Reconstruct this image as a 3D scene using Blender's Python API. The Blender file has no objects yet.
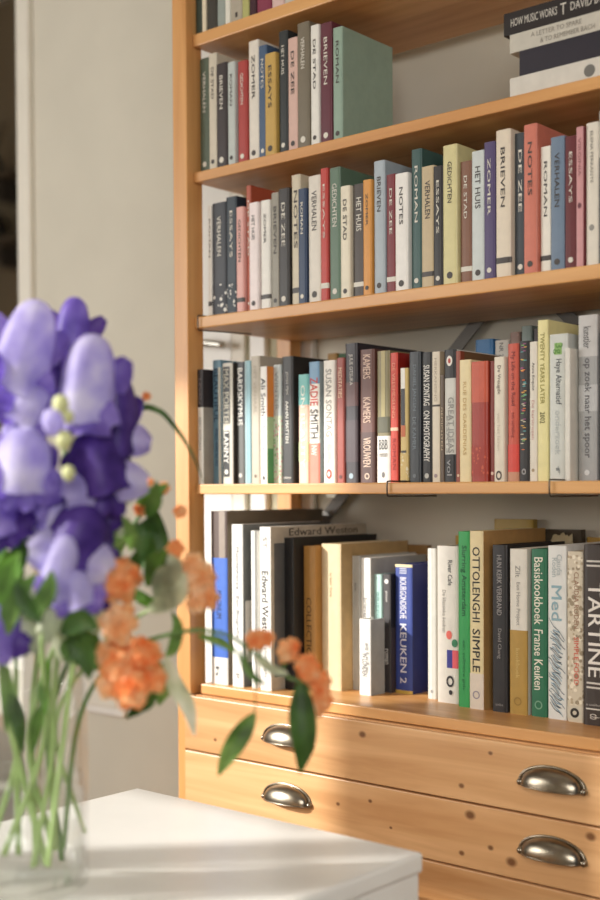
import bpy, bmesh, math, random
from mathutils import Vector, Matrix, Euler
random.seed(7)
sc = bpy.context.scene
COL = sc.collection
H = 1.2                      # eye height: z values below are written as H + offset
PI = math.pi

# ------------------------------------------------------------------ materials
_m = {}
def lin(c):
    return tuple(((x/255.)/12.92 if x/255. <= .04045 else ((x/255.+.055)/1.055)**2.4) for x in c)
def newmat(name):
    m = bpy.data.materials.new(name); m.use_nodes = True
    nt = m.node_tree
    return m, nt, nt.nodes['Principled BSDF']
def plain(rgb, rough=.6, var=.08, scale=40, metal=0, bump=0, spec=.5, sub=0):
    """procedural material: base colour broken up by a little noise. rgb is sRGB 0-255"""
    key = (tuple(rgb), rough, var, scale, metal, bump, spec, sub)
    if key in _m: return _m[key]
    m, nt, b = newmat('surface_%d' % len(_m))
    c = lin(rgb)
    tc = nt.nodes.new('ShaderNodeTexCoord'); n = nt.nodes.new('ShaderNodeTexNoise')
    n.inputs['Scale'].default_value = scale; n.inputs['Detail'].default_value = 4
    nt.links.new(tc.outputs['Object'], n.inputs['Vector'])
    r = nt.nodes.new('ShaderNodeValToRGB')
    r.color_ramp.elements[0].position = .3; r.color_ramp.elements[1].position = .7
    r.color_ramp.elements[0].color = tuple(x*(1-var) for x in c)+(1,)
    r.color_ramp.elements[1].color = tuple(min(1, x*(1+var)) for x in c)+(1,)
    nt.links.new(n.outputs['Fac'], r.inputs['Fac']); nt.links.new(r.outputs['Color'], b.inputs['Base Color'])
    b.inputs['Roughness'].default_value = rough; b.inputs['Metallic'].default_value = metal
    b.inputs['Specular IOR Level'].default_value = spec
    if sub:
        b.inputs['Subsurface Weight'].default_value = sub
        b.inputs['Subsurface Radius'].default_value = (.01, .01, .01)
    if bump:
        bp = nt.nodes.new('ShaderNodeBump'); bp.inputs['Strength'].default_value = bump; bp.inputs['Distance'].default_value = .01
        nt.links.new(n.outputs['Fac'], bp.inputs['Height']); nt.links.new(bp.outputs['Normal'], b.inputs['Normal'])
    _m[key] = m
    return m
def wood(name, axis, lo, hi, knots=(), rough=.38, seed=0.):
    m, nt, b = newmat(name)
    tc = nt.nodes.new('ShaderNodeTexCoord'); mp = nt.nodes.new('ShaderNodeMapping')
    s = [22, 22, 22]; s['xyz'.index(axis)] = 1.3
    mp.inputs['Scale'].default_value = s; mp.inputs['Location'].default_value = (seed, seed*1.7, seed*.6)
    nt.links.new(tc.outputs['Object'], mp.inputs['Vector'])
    n = nt.nodes.new('ShaderNodeTexNoise'); n.inputs['Scale'].default_value = 1.6; n.inputs['Detail'].default_value = 6
    n.inputs['Distortion'].default_value = .7
    nt.links.new(mp.outputs['Vector'], n.inputs['Vector'])
    r = nt.nodes.new('ShaderNodeValToRGB'); e = r.color_ramp.elements
    e[0].position = .3; e[0].color = lin(lo)+(1,); e[1].position = .72; e[1].color = lin(hi)+(1,)
    nt.links.new(n.outputs['Fac'], r.inputs['Fac'])
    out = r.outputs['Color']
    for (x, y, z, rad) in knots:
        sm = nt.nodes.new('ShaderNodeVectorMath'); sm.operation = 'SUBTRACT'
        sm.inputs[1].default_value = (x, y, z); nt.links.new(tc.outputs['Object'], sm.inputs[0])
        sv = nt.nodes.new('ShaderNodeVectorMath'); sv.operation = 'MULTIPLY'
        k = [1, 0, 1]; k['xyz'.index(axis)] = .75
        sv.inputs[1].default_value = k; nt.links.new(sm.outputs[0], sv.inputs[0])
        ln = nt.nodes.new('ShaderNodeVectorMath'); ln.operation = 'LENGTH'; nt.links.new(sv.outputs[0], ln.inputs[0])
        mr = nt.nodes.new('ShaderNodeMapRange'); mr.inputs['From Min'].default_value = rad*.95; mr.inputs['From Max'].default_value = rad*.4
        mr.inputs['To Min'].default_value = 0; mr.inputs['To Max'].default_value = .85
        nt.links.new(ln.outputs['Value'], mr.inputs['Value'])
        mx = nt.nodes.new('ShaderNodeMixRGB'); mx.inputs['Color2'].default_value = lin((96, 52, 22))+(1,)
        nt.links.new(mr.outputs[0], mx.inputs['Fac']); nt.links.new(out, mx.inputs['Color1']); out = mx.outputs['Color']
    nt.links.new(out, b.inputs['Base Color'])
    b.inputs['Roughness'].default_value = rough
    return m
def glass(name, tint=(1, 1, 1), refl=.35):
    """thin clear glass: mirror reflection at grazing angles over a clear transmission"""
    m, nt, b = newmat(name); nt.nodes.remove(b)
    tr = nt.nodes.new('ShaderNodeBsdfTransparent'); tr.inputs['Color'].default_value = tint+(1,)
    gl = nt.nodes.new('ShaderNodeBsdfGlossy'); gl.inputs['Roughness'].default_value = .03
    lw = nt.nodes.new('ShaderNodeLayerWeight'); lw.inputs['Blend'].default_value = .5
    ns = nt.nodes.new('ShaderNodeTexNoise'); ns.inputs['Scale'].default_value = 8
    bp = nt.nodes.new('ShaderNodeBump'); bp.inputs['Strength'].default_value = .05
    nt.links.new(ns.outputs['Fac'], bp.inputs['Height']); nt.links.new(bp.outputs['Normal'], gl.inputs['Normal'])
    mx = nt.nodes.new('ShaderNodeMixShader')
    pw = nt.nodes.new('ShaderNodeMath'); pw.operation = 'POWER'; pw.inputs[1].default_value = 3.5
    ml = nt.nodes.new('ShaderNodeMath'); ml.operation = 'MULTIPLY_ADD'; ml.inputs[1].default_value = refl; ml.inputs[2].default_value = .03
    nt.links.new(lw.outputs['Facing'], pw.inputs[0]); nt.links.new(pw.outputs[0], ml.inputs[0])
    nt.links.new(ml.outputs[0], mx.inputs['Fac']); nt.links.new(tr.outputs[0], mx.inputs[1]); nt.links.new(gl.outputs[0], mx.inputs[2])
    nt.links.new(mx.outputs[0], nt.nodes['Material Output'].inputs['Surface'])
    return m
def speckle(base, cols, scale=260.):
    key = ('speckle', tuple(base), tuple(cols), scale)
    if key in _m: return _m[key]
    m, nt, b = newmat('speckled_spine_%d' % len(_m))
    tc = nt.nodes.new('ShaderNodeTexCoord'); out = None
    for k, c in enumerate(cols):
        mp = nt.nodes.new('ShaderNodeMapping'); mp.inputs['Location'].default_value = (.31*k+.1, .17*k, .53*k)
        nt.links.new(tc.outputs['Object'], mp.inputs['Vector'])
        v = nt.nodes.new('ShaderNodeTexVoronoi'); v.inputs['Scale'].default_value = scale*(1+.25*k); nt.links.new(mp.outputs[0], v.inputs['Vector'])
        mr = nt.nodes.new('ShaderNodeMapRange'); mr.inputs['From Min'].default_value = .36; mr.inputs['From Max'].default_value = .30
        nt.links.new(v.outputs['Distance'], mr.inputs['Value'])
        mx = nt.nodes.new('ShaderNodeMixRGB'); nt.links.new(mr.outputs[0], mx.inputs['Fac']); mx.inputs['Color2'].default_value = lin(c)+(1,)
        if out is None: mx.inputs['Color1'].default_value = lin(base)+(1,)
        else: nt.links.new(out, mx.inputs['Color1'])
        out = mx.outputs[0]
    nt.links.new(out, b.inputs['Base Color']); b.inputs['Roughness'].default_value = .5
    _m[key] = m
    return m
def petal_mat(name, base, tip, dark, size):
    """petal: colour runs with noise, light passes through"""
    m, nt, b = newmat(name)
    tc = nt.nodes.new('ShaderNodeTexCoord'); n = nt.nodes.new('ShaderNodeTexNoise')
    n.inputs['Scale'].default_value = size; n.inputs['Detail'].default_value = 3
    nt.links.new(tc.outputs['Object'], n.inputs['Vector'])
    r = nt.nodes.new('ShaderNodeValToRGB'); e = r.color_ramp.elements
    e[0].position = .32; e[0].color = lin(dark)+(1,); e[1].position = .68; e[1].color = lin(tip)+(1,)
    k = e.new(.5); k.color = lin(base)+(1,)
    nt.links.new(n.outputs['Fac'], r.inputs['Fac']); nt.links.new(r.outputs['Color'], b.inputs['Base Color'])
    b.inputs['Roughness'].default_value = .5
    tl = nt.nodes.new('ShaderNodeBsdfTranslucent'); nt.links.new(r.outputs['Color'], tl.inputs['Color'])
    mx = nt.nodes.new('ShaderNodeMixShader'); mx.inputs['Fac'].default_value = .5
    nt.links.new(b.outputs[0], mx.inputs[1]); nt.links.new(tl.outputs[0], mx.inputs[2])
    nt.links.new(mx.outputs[0], nt.nodes['Material Output'].inputs['Surface'])
    return m

# ------------------------------------------------------------------ mesh helpers
def box(bm, x0, y0, z0, x1, y1, z1, bevel=0):
    vs = [bm.verts.new((x, y, z)) for x in (x0, x1) for y in (y0, y1) for z in (z0, z1)]
    fs = [(0, 1, 3, 2), (4, 6, 7, 5), (0, 4, 5, 1), (2, 3, 7, 6), (0, 2, 6, 4), (1, 5, 7, 3)]
    faces = [bm.faces.new([vs[i] for i in f]) for f in fs]
    if bevel:
        ed = list({e for f in faces for e in f.edges})
        bmesh.ops.bevel(bm, geom=ed, offset=bevel, segments=2, affect='EDGES', profile=.5)
def tube(bm, pts, r, n=8, r2=None, cap=True):
    pts = [Vector(p) for p in pts]; rings = []
    for i, p in enumerate(pts):
        a = pts[max(i-1, 0)]; b = pts[min(i+1, len(pts)-1)]
        t = (b-a).normalized()
        q = t.to_track_quat('Z', 'Y')
        rr = r if r2 is None else r+(r2-r)*i/(len(pts)-1)
        rings.append([bm.verts.new(p+q @ Vector((rr*math.cos(k*2*PI/n), rr*math.sin(k*2*PI/n), 0))) for k in range(n)])
    for a, b in zip(rings, rings[1:]):
        # align rings by closest start
        o = min(range(n), key=lambda s: (b[s].co-a[0].co).length)
        for k in range(n): bm.faces.new((a[k], a[(k+1) % n], b[(k+1+o) % n], b[(k+o) % n]))
    if cap:
        bm.faces.new(rings[0][::-1]); bm.faces.new(rings[-1])
def spline(pts, n=6):
    """Catmull-Rom through the points"""
    P = [Vector(p) for p in pts]; P = [P[0]*2-P[1]]+P+[P[-1]*2-P[-2]]; out = []
    for i in range(1, len(P)-2):
        for k in range(n):
            t = k/n; a, b, c, d = P[i-1:i+3]
            out.append(.5*((2*b)+(c-a)*t+(2*a-5*b+4*c-d)*t*t+(3*b-a-3*c+d)*t**3))
    out.append(P[-2]); return out
def lathe(bm, prof, c, n=40):
    c = Vector(c); rings = []
    for (r, z) in prof:
        rings.append([bm.verts.new(c+Vector((r*math.cos(k*2*PI/n), r*math.sin(k*2*PI/n), z))) for k in range(n)] if r > 1e-6 else [bm.verts.new(c+Vector((0, 0, z)))])
    for a, b in zip(rings, rings[1:]):
        for k in range(n):
            if len(a) == 1: bm.faces.new((a[0], b[k], b[(k+1) % n]))
            elif len(b) == 1: bm.faces.new((a[k], a[(k+1) % n], b[0]))
            else: bm.faces.new((a[k], a[(k+1) % n], b[(k+1) % n], b[k]))
def sheet(bm, f, nu, nv):
    g = [[bm.verts.new(f(i/nu, j/nv)) for j in range(nv+1)] for i in range(nu+1)]
    for i in range(nu):
        for j in range(nv):
            bm.faces.new((g[i][j], g[i+1][j], g[i+1][j+1], g[i][j+1]))
def obj(name, bm, mat, parent=None, smooth=False):
    """link one mesh object; bm is in world space, moved into the parent's space"""
    off = Vector((0, 0, 0)); p = parent
    while p is not None: off += p.location; p = p.parent
    if off.length: bmesh.ops.translate(bm, verts=bm.verts, vec=-off)
    me = bpy.data.meshes.new(name)
    bmesh.ops.recalc_face_normals(bm, faces=bm.faces)
    bm.to_mesh(me); bm.free()
    if smooth:
        for pl in me.polygons: pl.use_smooth = True
    o = bpy.data.objects.new(name, me); COL.objects.link(o); o.parent = parent
    me.materials.append(mat)
    return o
def thing(name, label, cat, loc=(0, 0, 0), group=None):
    o = bpy.data.objects.new(name, None); COL.objects.link(o); o.location = loc
    o.empty_display_size = .05
    o['label'] = label; o['category'] = cat
    if group: o['group'] = group
    return o
def tag(o, label, cat, group=None):
    o['label'] = label; o['category'] = cat
    if group: o['group'] = group
    return o
def struct(name, bm, m, parent=None, **k):
    o = obj(name, bm, m, parent, **k)
    if parent is None: o['kind'] = 'structure'
    return o
def B(*boxes, bevel=0):
    bm = bmesh.new()
    for b in boxes: box(bm, *b, bevel=bevel)
    return bm

# ------------------------------------------------------------------ the room
wall_m = plain((212, 206, 190), .9, .03, 6, bump=.03)
trim_m = plain((232, 226, 212), .5, .03, 10)
white_m = plain((240, 237, 230), .35, .02, 12)
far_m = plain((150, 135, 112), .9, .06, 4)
floor_m = wood('floor_boards', 'x', (112, 80, 54), (140, 102, 70))
struct('floor', B((-8, -4.5, -.05, 4, 4.5, 0)), floor_m)
struct('ceiling', B((-8, -2.64, 3.8, 2.6, 4.5, 3.9)), plain((235, 230, 220), .9, .02, 5))
struct('wall_back', B((-.862, .31, 0, 2.6, .45, 3.8)), wall_m)
struct('trim_1', B((-.912, .296, 0, -.8625, .47, 3.8), bevel=.004), trim_m)
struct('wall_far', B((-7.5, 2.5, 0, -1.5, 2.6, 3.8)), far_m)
# unseen wall added behind the camera; stepped opening and bars shape the sun patches
YW = -2.6
wt = .04
struct('wall_sun_mask', B(
    (-8, YW-wt, 0, -2.97, YW, 3.8), (-2.97, YW-wt, H+1.75, -2.01, YW, 3.8), (-2.97, YW-wt, 0, -.95, YW, H+.4),
    (-2.01, YW-wt, H+.95, -1.56, YW, 3.8), (-1.56, YW-wt, H+1.48, -.95, YW, 3.8), (-.95, YW-wt, 0, 2.6, YW, 3.8),
    (-1.475, YW-wt, H+.4, -1.395, YW, H+.97), (-1.325, YW-wt, H+.4, -1.245, YW, H+.97)), wall_m)
# white glazed door in the wall behind the left end of the bookcase
door = struct('door_1', B((-.36, .297, .02, -.197, .312, 2.12), bevel=.003), white_m)
bm = B((-.345, .288, H+.235, -.325, .297, H+.36), bevel=.003)
hb = spline([(-.285, .297, H+.305), (-.285, .270, H+.305), (-.27, .262, H+.304), (-.22, .262, H+.297), (-.188, .264, H+.292)], 5)
tube(bm, hb, .0075, 10)
dh = obj('door_handle', bm, plain((190, 186, 176), .25, .05, 30, metal=.9), door, smooth=True)
struct('trim_2', B((-.192, .292, .02, -.156, .312, 2.15), bevel=.003), trim_m)
struct('trim_3', B((-.140, .290, .02, -.098, .312, 2.15), bevel=.003), white_m)
struct('trim_4', B((-.060, .296, .02, .022, .312, 2.15), bevel=.003), white_m)
struct('trim_5', B((-.156, .302, .02, -.140, .312, 2.15), (-.098, .302, .02, -.06, .312, 2.15)), plain((176, 170, 140), .6, .04, 10))
bm = B((-.684, .296, H-.515, -.54, .311, H-.30), bevel=.006)
sk = thing('wall_socket_panel', 'white plastic panel fixed low on the wall behind the orange flower cluster', 'wall panel', (-.612, .31, H-.515))
obj('housing', bm, white_m, sk)
obj('cover_plate', B((-.664, .291, H-.495, -.56, .297, H-.32), bevel=.003), trim_m, sk)

struct('far_pale_panel', B((-7.5, 2.47, 0, -1.5, 2.5, H+.1)), plain((226, 222, 208), .7, .03, 6))  # pale panel added to brighten the far wall behind the vase
# far room seen past the wall end: two dim shelves with small dark things
dk = plain((70, 62, 52), .8, .1, 20)
for i, (z, lab) in enumerate(((H+1.60, 'upper dim wall shelf in the room past the wall end'), (H+1.27, 'lower dim wall shelf in the room past the wall end'))):
    s = thing('wall_shelf', lab, 'shelf', (-4.1, 2.4, z), 'wall shelves in the far room')
    obj('board', B((-4.9, 2.22, z-.03, -3.55, 2.5, z), bevel=.004), plain((96, 84, 68), .7, .08, 12), s)
    for x in (-4.7, -3.7): obj('bracket', B((x-.012, 2.26, z-.14, x+.012, 2.5, z-.03)), dk, s)
def far_pot(x, z, r, h, col, name, lab, cat):
    bm = bmesh.new()
    lathe(bm, [(0, 0), (r*.75, 0), (r, h*.35), (r*.9, h*.75), (r*.55, h*.9), (r*.6, h), (r*.45, h), (r*.4, h*.85), (0, h*.3)], (x, 2.36, z), 20)
    return tag(obj(name, bm, plain(col, .5, .1, 20), None, True), lab, cat)
far_pot(-4.00, H+1.60, .06, .13, (64, 58, 50), 'round_jar', 'dark round jar on the upper shelf of the far room', 'jar')
far_pot(-3.87, H+1.27, .065, .16, (44, 38, 32), 'storage_jar', 'blackish jar on the right of the lower far room shelf', 'jar')
far_pot(-4.02, H+1.27, .05, .1, (120, 104, 84), 'clay_pot', 'tan clay pot on the left of the lower far room shelf', 'pot')
bm = bmesh.new()
lathe(bm, [(0, 0), (.035, 0), (.05, .05), (.03, .12), (.033, .13), (.02, .12), (0, .03)], (-3.87, 2.36, H+1.60), 16)
tw = thing('twig_vase', 'small vase of bare twigs on the upper far room shelf', 'vase', (-3.87, 2.36, H+1.6))
obj('vase_body', bm, dk, tw, True)
for k in range(5):
    bm = bmesh.new(); a = -1.1+k*.5
    tube(bm, spline([(-3.87, 2.36, H+1.66), (-3.87+.04*math.sin(a), 2.36, H+1.80), (-3.87+.14*math.sin(a), 2.36, H+1.86+.05*math.cos(a))], 4), .005, 5)
    obj('twig', bm, plain((86, 74, 58), .8, .1, 20), tw)

# ------------------------------------------------------------------ chest of drawers
LO, HI = (194, 140, 88), (230, 182, 130)
pine_x = wood('pine_boards', 'x', LO, HI, seed=.3)
pine_z = wood('pine_posts', 'z', (200, 140, 80), (222, 166, 104), seed=.9)
chest = thing('drawer_chest', 'wide pine chest of drawers with metal cup pulls under the bookshelves', 'chest of drawers', (.41, .1, 0))
TOPZ = H-.3645
obj('side_panel', B((-.036, -.014, 0, -.0175, .30, TOPZ), bevel=.0015), pine_z, chest)
obj('side_panel', B((.848, -.014, 0, .8665, .30, TOPZ), bevel=.0015), pine_z, chest)
obj('back_panel', B((-.0175, .29, .05, .848, .299, TOPZ-.02)), pine_x, chest)
obj('top_panel', B((-.0172, -.006, TOPZ-.016, .8477, .289, TOPZ-.0005)), pine_x, chest)
obj('plinth', B((-.0172, 0, 0, .8477, .02, .055)), pine_x, chest)
kn = {0: [(.385, -.387, .007), (.57, -.44, .005), (.06, -.437, .004), (.62, -.385, .004)], 1: [(.585, -.481, .009), (.655, -.537, .009), (.78, -.478, .008), (.40, -.49, .004), (.335, -.505, .004), (.57, -.54, .005), (.44, -.525, .003), (.62, -.523, .005)]}
metal = plain((150, 140, 124), .28, .18, 60, metal=1)
def cup_pull(x, z, parent):
    bm = bmesh.new(); a, h, d = .047, .0285, .022; y0 = -.0165
    def f(s, k, g=1., dy=0):
        th = PI*s; ph = PI/2*k
        return (x+g*a*math.cos(th), y0-g*d*math.sin(th)**.8*math.sin(ph)+dy, z+g*h*math.sin(th)**.8*math.cos(ph))
    sheet(bm, lambda s, k: f(s, k), 24, 10); sheet(bm, lambda s, k: f(s, k, .95, 0), 24, 10)
    # rolled lip along the front edge and a flange against the drawer
    tube(bm, [f(i/24, 1) for i in range(25)], .0012, 8)
    def fl(s, k):
        th = PI*s; g = 1+.15*k
        return (x+g*a*math.cos(th)*(1.02), y0-.0016*(1-k), z+g*h*math.sin(th)**.8-.002*k)
    sheet(bm, fl, 24, 2)
    tube(bm, [fl(i/24, .45) for i in range(25)], .0019, 8)
    for sx in (-1, 1):
        bmesh.ops.create_uvsphere(bm, u_segments=10, v_segments=8, radius=.0052, matrix=Matrix.Translation((x+sx*a*1.06, y0-.002, z+.002)))
    obj('cup_handle', bm, metal, parent, True)
zt = H-.3665
dh_ = .0955
i = 0
while zt-dh_ > .06:
    zb = zt-dh_
    km = [(x-.41, 0, z+H, r) for (x, z, r) in kn.get(i, [(.2+.1*i % .6, zb-H+.05, .006)])]
    # knots are in the chest's own space
    fm = wood('pine_drawer_%d' % i, 'x', LO, HI, km, seed=2.1*i+.5)
    bm = B((-.0165, -.0165, zb, .8468, .004, zt), bevel=.0018)
    dr = obj('drawer', bm, fm, chest)
    obj('drawer_box', B((0, .0045, zb+.01, .83, .27, zt-.018)), pine_x, dr)
    for x in (.2265, .7205): cup_pull(x, (zt+zb)/2-.006, dr)
    zt = zb-.0028; i += 1

# ------------------------------------------------------------------ open bookcase
case = thing('bookcase', 'open pine bookcase with ladder posts and plank shelves full of books', 'bookcase', (.41, .14, TOPZ))
PT = H+1.35
for x in (-.0375, .8345):
    for y in (-.0148, .2585):
        obj('post', B((x, y, TOPZ, x+.0355, y+.0385 if y < 0 else y+.032, PT), bevel=.002), pine_z, case)
SH = dict(base=(H-.346, .018), mid=(H+.0085, .0178), up=(H+.304, .0205), up2=(H+.5585, .018), top=(H+.800, .022))
for k, (z, t) in SH.items():
    x0, x1 = (.007, .825) if k == 'base' else (-.0005, .8325)
    obj('shelf', B((x0, 0, z-t, x1, .268 if k != 'base' else .29, z), bevel=.0022), wood('pine_shelf_'+k, 'x', (200, 140, 80), (226, 172, 110), seed=len(k)*1.3+z), case)
steel = plain((120, 116, 110), .55, .08, 30, metal=.2)
def strip(p, q, w=.011, y=.2935):
    bm = bmesh.new(); p = Vector((p[0], y, p[1])); q = Vector((q[0], y, q[1])); d = (q-p).normalized(); n = Vector((-d.z, 0, d.x))*w
    vs = []
    for dy in (0, .003):
        vs.append([bm.verts.new(v+Vector((0, dy, 0))) for v in (p-n, q-n, q+n, p+n)])
    bm.faces.new(vs[0]); bm.faces.new(vs[1][::-1])
    for k in range(4): bm.faces.new((vs[0][k], vs[0][(k+1) % 4], vs[1][(k+1) % 4], vs[1][k]))
    return bm
obj('cross_brace', strip((.02, H-.09), (.80, H+.69)), steel, case)
obj('cross_brace', strip((.82, H+.035), (.10, H+.755), y=.297), steel, case)

# wire bookends clamped on the shelves
wire_m = plain((92, 84, 74), .3, .1, 40, metal=.9)
def wire_bookend(x, z, t, lab, dx, up=0):
    th = thing('wire_bookend', lab, 'bookend', (x, 0, z))
    bm = bmesh.new(); f = -.0045
    tube(bm, spline([(x, .085, z+.0018), (x, .03, z+.0018), (x, f+.004, z+.002), (x, f, z-.002), (x, f, z-t+.002), (x, f+.003, z-t-.0035), (x+dx*.15, .01, z-t-.0037), (x+dx, .10, z-t-.0037)], 5), .0013, 6)
    obj('shelf_clip', bm, wire_m, th, True)
    bm = bmesh.new()
    tube(bm, spline([(x, .085, z+.0018), (x, .095, z+.003), (x, .1, z+.02), (x, .1, z+.12), (x, .105, z+.135), (x, .12, z+.14), (x, .20, z+.14), (x, .212, z+.13), (x, .214, z+.003)], 5), .0016, 6)
    obj('wire_loop', bm, wire_m, th, True)
wire_bookend(.0125, SH['up'][0], SH['up'][1], 'wire bookend hooked over the shelf end against the left post', .03)
wire_bookend(.4263, SH['mid'][0], SH['mid'][1], 'left of the two wire bookends clipped on the middle shelf edge', .02)
wire_bookend(.7099, SH['mid'][0], SH['mid'][1], 'right one of two wire bookends clipped on the middle shelf edge', .02)

# ------------------------------------------------------------------ books
paper_m = plain((226, 214, 188), .9, .08, 300)
_txt = {}
def text_mesh(s):
    if s not in _txt:
        cu = bpy.data.curves.new('lettering', 'FONT'); cu.body = s; cu.size = 1; cu.resolution_u = 2
        o = bpy.data.objects.new('lettering', cu); COL.objects.link(o)
        bpy.context.view_layer.update()
        me = bpy.data.meshes.new_from_object(o.evaluated_get(bpy.context.evaluated_depsgraph_get()))
        bpy.data.objects.remove(o); bpy.data.curves.remove(cu)
        vs = [v.co.copy() for v in me.vertices]; fs = [tuple(p.vertices) for p in me.polygons]
        bpy.data.meshes.remove(me)
        x0 = min(v.x for v in vs); x1 = max(v.x for v in vs); y0 = min(v.y for v in vs); y1 = max(v.y for v in vs)
        _txt[s] = ([((v.x-x0)/(x1-x0), (v.y-y0)/(y1-y0)) for v in vs], fs, .022/(x1-x0))
    return _txt[s]
def lettering(bm, s, fn, nrm=(0, -1, 0)):
    """two passes of the letters a hair apart give a bolder stroke"""
    vs, fs, da = text_mesh(s)
    for q in (0, 1):
        nv = [bm.verts.new(Vector(fn(a+da*(q-.5), b))+Vector(nrm)*.00012*q) for a, b in vs]
        for f in fs:
            try: bm.faces.new([nv[k] for k in f])
            except ValueError: pass
def local_obj(name, bm, m, parent, smooth=False):
    me = bpy.data.meshes.new(name); bm.to_mesh(me); bm.free()
    if smooth:
        for p in me.polygons: p.use_smooth = True
    o = bpy.data.objects.new(name, me); COL.objects.link(o); o.parent = parent; me.materials.append(m); return o
def book(x, s, z, w, h, d, col, label, deco=(), lean=0., flat=False, group=None, cat='book', hard=True, rough=.45, name='book'):
    """a book standing on shelf height z, spine at y=s, left cover at x. built in its own space"""
    r = thing(name, label, cat, (x+w/2, s, z), group)
    hw = w/2; t = min(.0022, w*.16); ov = .003 if hard and w > .012 else .0006
    bm = bmesh.new()
    # U-shaped cover with a slightly rounded spine
    n = 8; rd = min(.004, w*.22)
    prof = []
    for k in range(n+1):
        a = PI*k/n
        ca, sa = math.cos(a), math.sin(a)
        prof.append((-hw*(abs(ca)**.45)*(1 if ca >= 0 else -1), -rd*(sa**.6)+rd))
    outer = [(-hw, d)]+prof+[(hw, d)]
    inner = [(hw-t, d), (hw-t, rd+t), (-hw+t, rd+t), (-hw+t, d)]
    ring = outer+inner
    v0 = [bm.verts.new((a, b, 0)) for a, b in ring]; v1 = [bm.verts.new((a, b, h)) for a, b in ring]
    N = len(ring)
    for k in range(N): bm.faces.new((v0[k], v0[(k+1) % N], v1[(k+1) % N], v1[k]))
    bm.faces.new(v0[::-1]); bm.faces.new(v1)
    bmesh.ops.recalc_face_normals(bm, faces=bm.faces)
    local_obj('cover', bm, plain(col, rough, .05, 60), r)
    bm = B((-hw+t+.0001, rd+t+.0001, ov, hw-t-.0001, d-ov, h-ov))
    bmesh.ops.recalc_face_normals(bm, faces=bm.faces)
    local_obj('pages', bm, paper_m, r)
    def skin(z0, z1, e, x0=-1, x1=1):
        """thin sheet following the spine"""
        bm = bmesh.new(); pr = [p for p in prof if x0*hw-1e-6 <= p[0] <= x1*hw+1e-6]
        if x0 <= -1: pr = [(-hw, rd)]+pr
        g = [[bm.verts.new((a*(1+2*e/w), b-e, zz)) for zz in (z0, z1)] for a, b in pr]
        for a, b in zip(g, g[1:]): bm.faces.new((a[0], b[0], b[1], a[1]))
        return bm
    e = .00025; lay = 0
    def yat(px): # spine surface depth at local x
        q = min(1, abs(px)/hw); a = math.acos(min(1, q**(1/.45))); return -rd*(math.sin(a)**.6)+rd
    for dc in deco:
        lay += 1; ee = e*(1+.35*lay)
        if dc[0] == 'b':
            local_obj('spine_band', skin(h*(1-dc[2]), h*(1-dc[1]), ee), plain(dc[3], rough, .06, 60), r)
        elif dc[0] == 'p':    # panel on part of the spine width: z0 z1 x0 x1 colour
            bm = bmesh.new(); xs = [dc[3]*hw+(dc[4]-dc[3])*hw*k/6 for k in range(7)]
            g = [[bm.verts.new((a, yat(a)-ee, h*(1-q))) for q in (dc[2], dc[1])] for a in xs]
            for a, b in zip(g, g[1:]): bm.faces.new((a[0], b[0], b[1], a[1]))
            local_obj('spine_panel', bm, plain(dc[5], rough, .06, 60), r)
        elif dc[0] == 't':
            zt, zb, fr, tc = dc[1+1], dc[3], dc[4], dc[5]; xo = dc[6] if len(dc) > 6 else 0
            bm = bmesh.new(); up = dc[7] if len(dc) > 7 else 1
            def fn(a, b):
                px = xo*hw+up*(b-.5)*fr*w
                aa = a if up > 0 else 1-a
                return (px, yat(px)-ee-.0002, h*(1-zt)-aa*h*(zb-zt))
            lettering(bm, dc[1], fn)
            local_obj('spine_lettering', bm, plain(tc, .5, .04, 60), r)
        elif dc[0] == 'h':   # horizontal lettering across the spine: text, z centre, height, width frac, colour
            bm = bmesh.new()
            def fn(a, b):
                px = (a-.5)*dc[4]*w
                return (px, yat(px)-ee-.0002, h*(1-dc[2])+(b-.5)*dc[3])
            lettering(bm, dc[1], fn)
            local_obj('spine_lettering', bm, plain(dc[5], .5, .04, 60), r)
        elif dc[0] == 'd':   # disc: z, radius x (of width), colour, aspect
            bm = bmesh.new(); ra = dc[2]*w; asp = dc[4] if len(dc) > 4 else 1; cx = (dc[5] if len(dc) > 5 else 0)*hw
            hole = dc[6] if len(dc) > 6 else 0
            vs = [bm.verts.new((cx+ra*math.cos(k*PI/12), yat(cx+ra*math.cos(k*PI/12))-ee-.0002, h*(1-dc[1])+asp*ra*math.sin(k*PI/12))) for k in range(24)]
            if hole:
                v2 = [bm.verts.new((cx+hole*ra*math.cos(k*PI/12), yat(cx)-ee-.0002, h*(1-dc[1])+hole*asp*ra*math.sin(k*PI/12))) for k in range(24)]
                for k in range(24): bm.faces.new((vs[k], vs[(k+1) % 24], v2[(k+1) % 24], v2[k]))
            else: bm.faces.new(vs)
            local_obj('spine_emblem', bm, plain(dc[3], .5, .05, 60), r)
        elif dc[0] == 'f':   # panel on the right-hand cover: z0 z1 y0 y1 colour
            bm = bmesh.new(); xx = hw+.0002+.0001*lay
            vs = [bm.verts.new((xx, d*yy, h*(1-zz))) for yy, zz in ((dc[3], dc[2]), (dc[4], dc[2]), (dc[4], dc[1]), (dc[3], dc[1]))]
            bm.faces.new(vs); local_obj('cover_panel', bm, plain(dc[5], rough, .1, 40), r)
        elif dc[0] == 'ft':  # lettering on the right-hand cover: text z0 z1 y0 y1 colour
            bm = bmesh.new(); xx = hw+.0006
            lettering(bm, dc[1], lambda a, b: (xx, d*(dc[4]+a*(dc[5]-dc[4])), h*(1-dc[3])+b*h*(dc[3]-dc[2])), (1, 0, 0))
            local_obj('cover_lettering', bm, plain(dc[6], .5, .04, 60), r)
        elif dc[0] == 'sq':  # wavy lines or flecks: z0 z1 colours count
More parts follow.
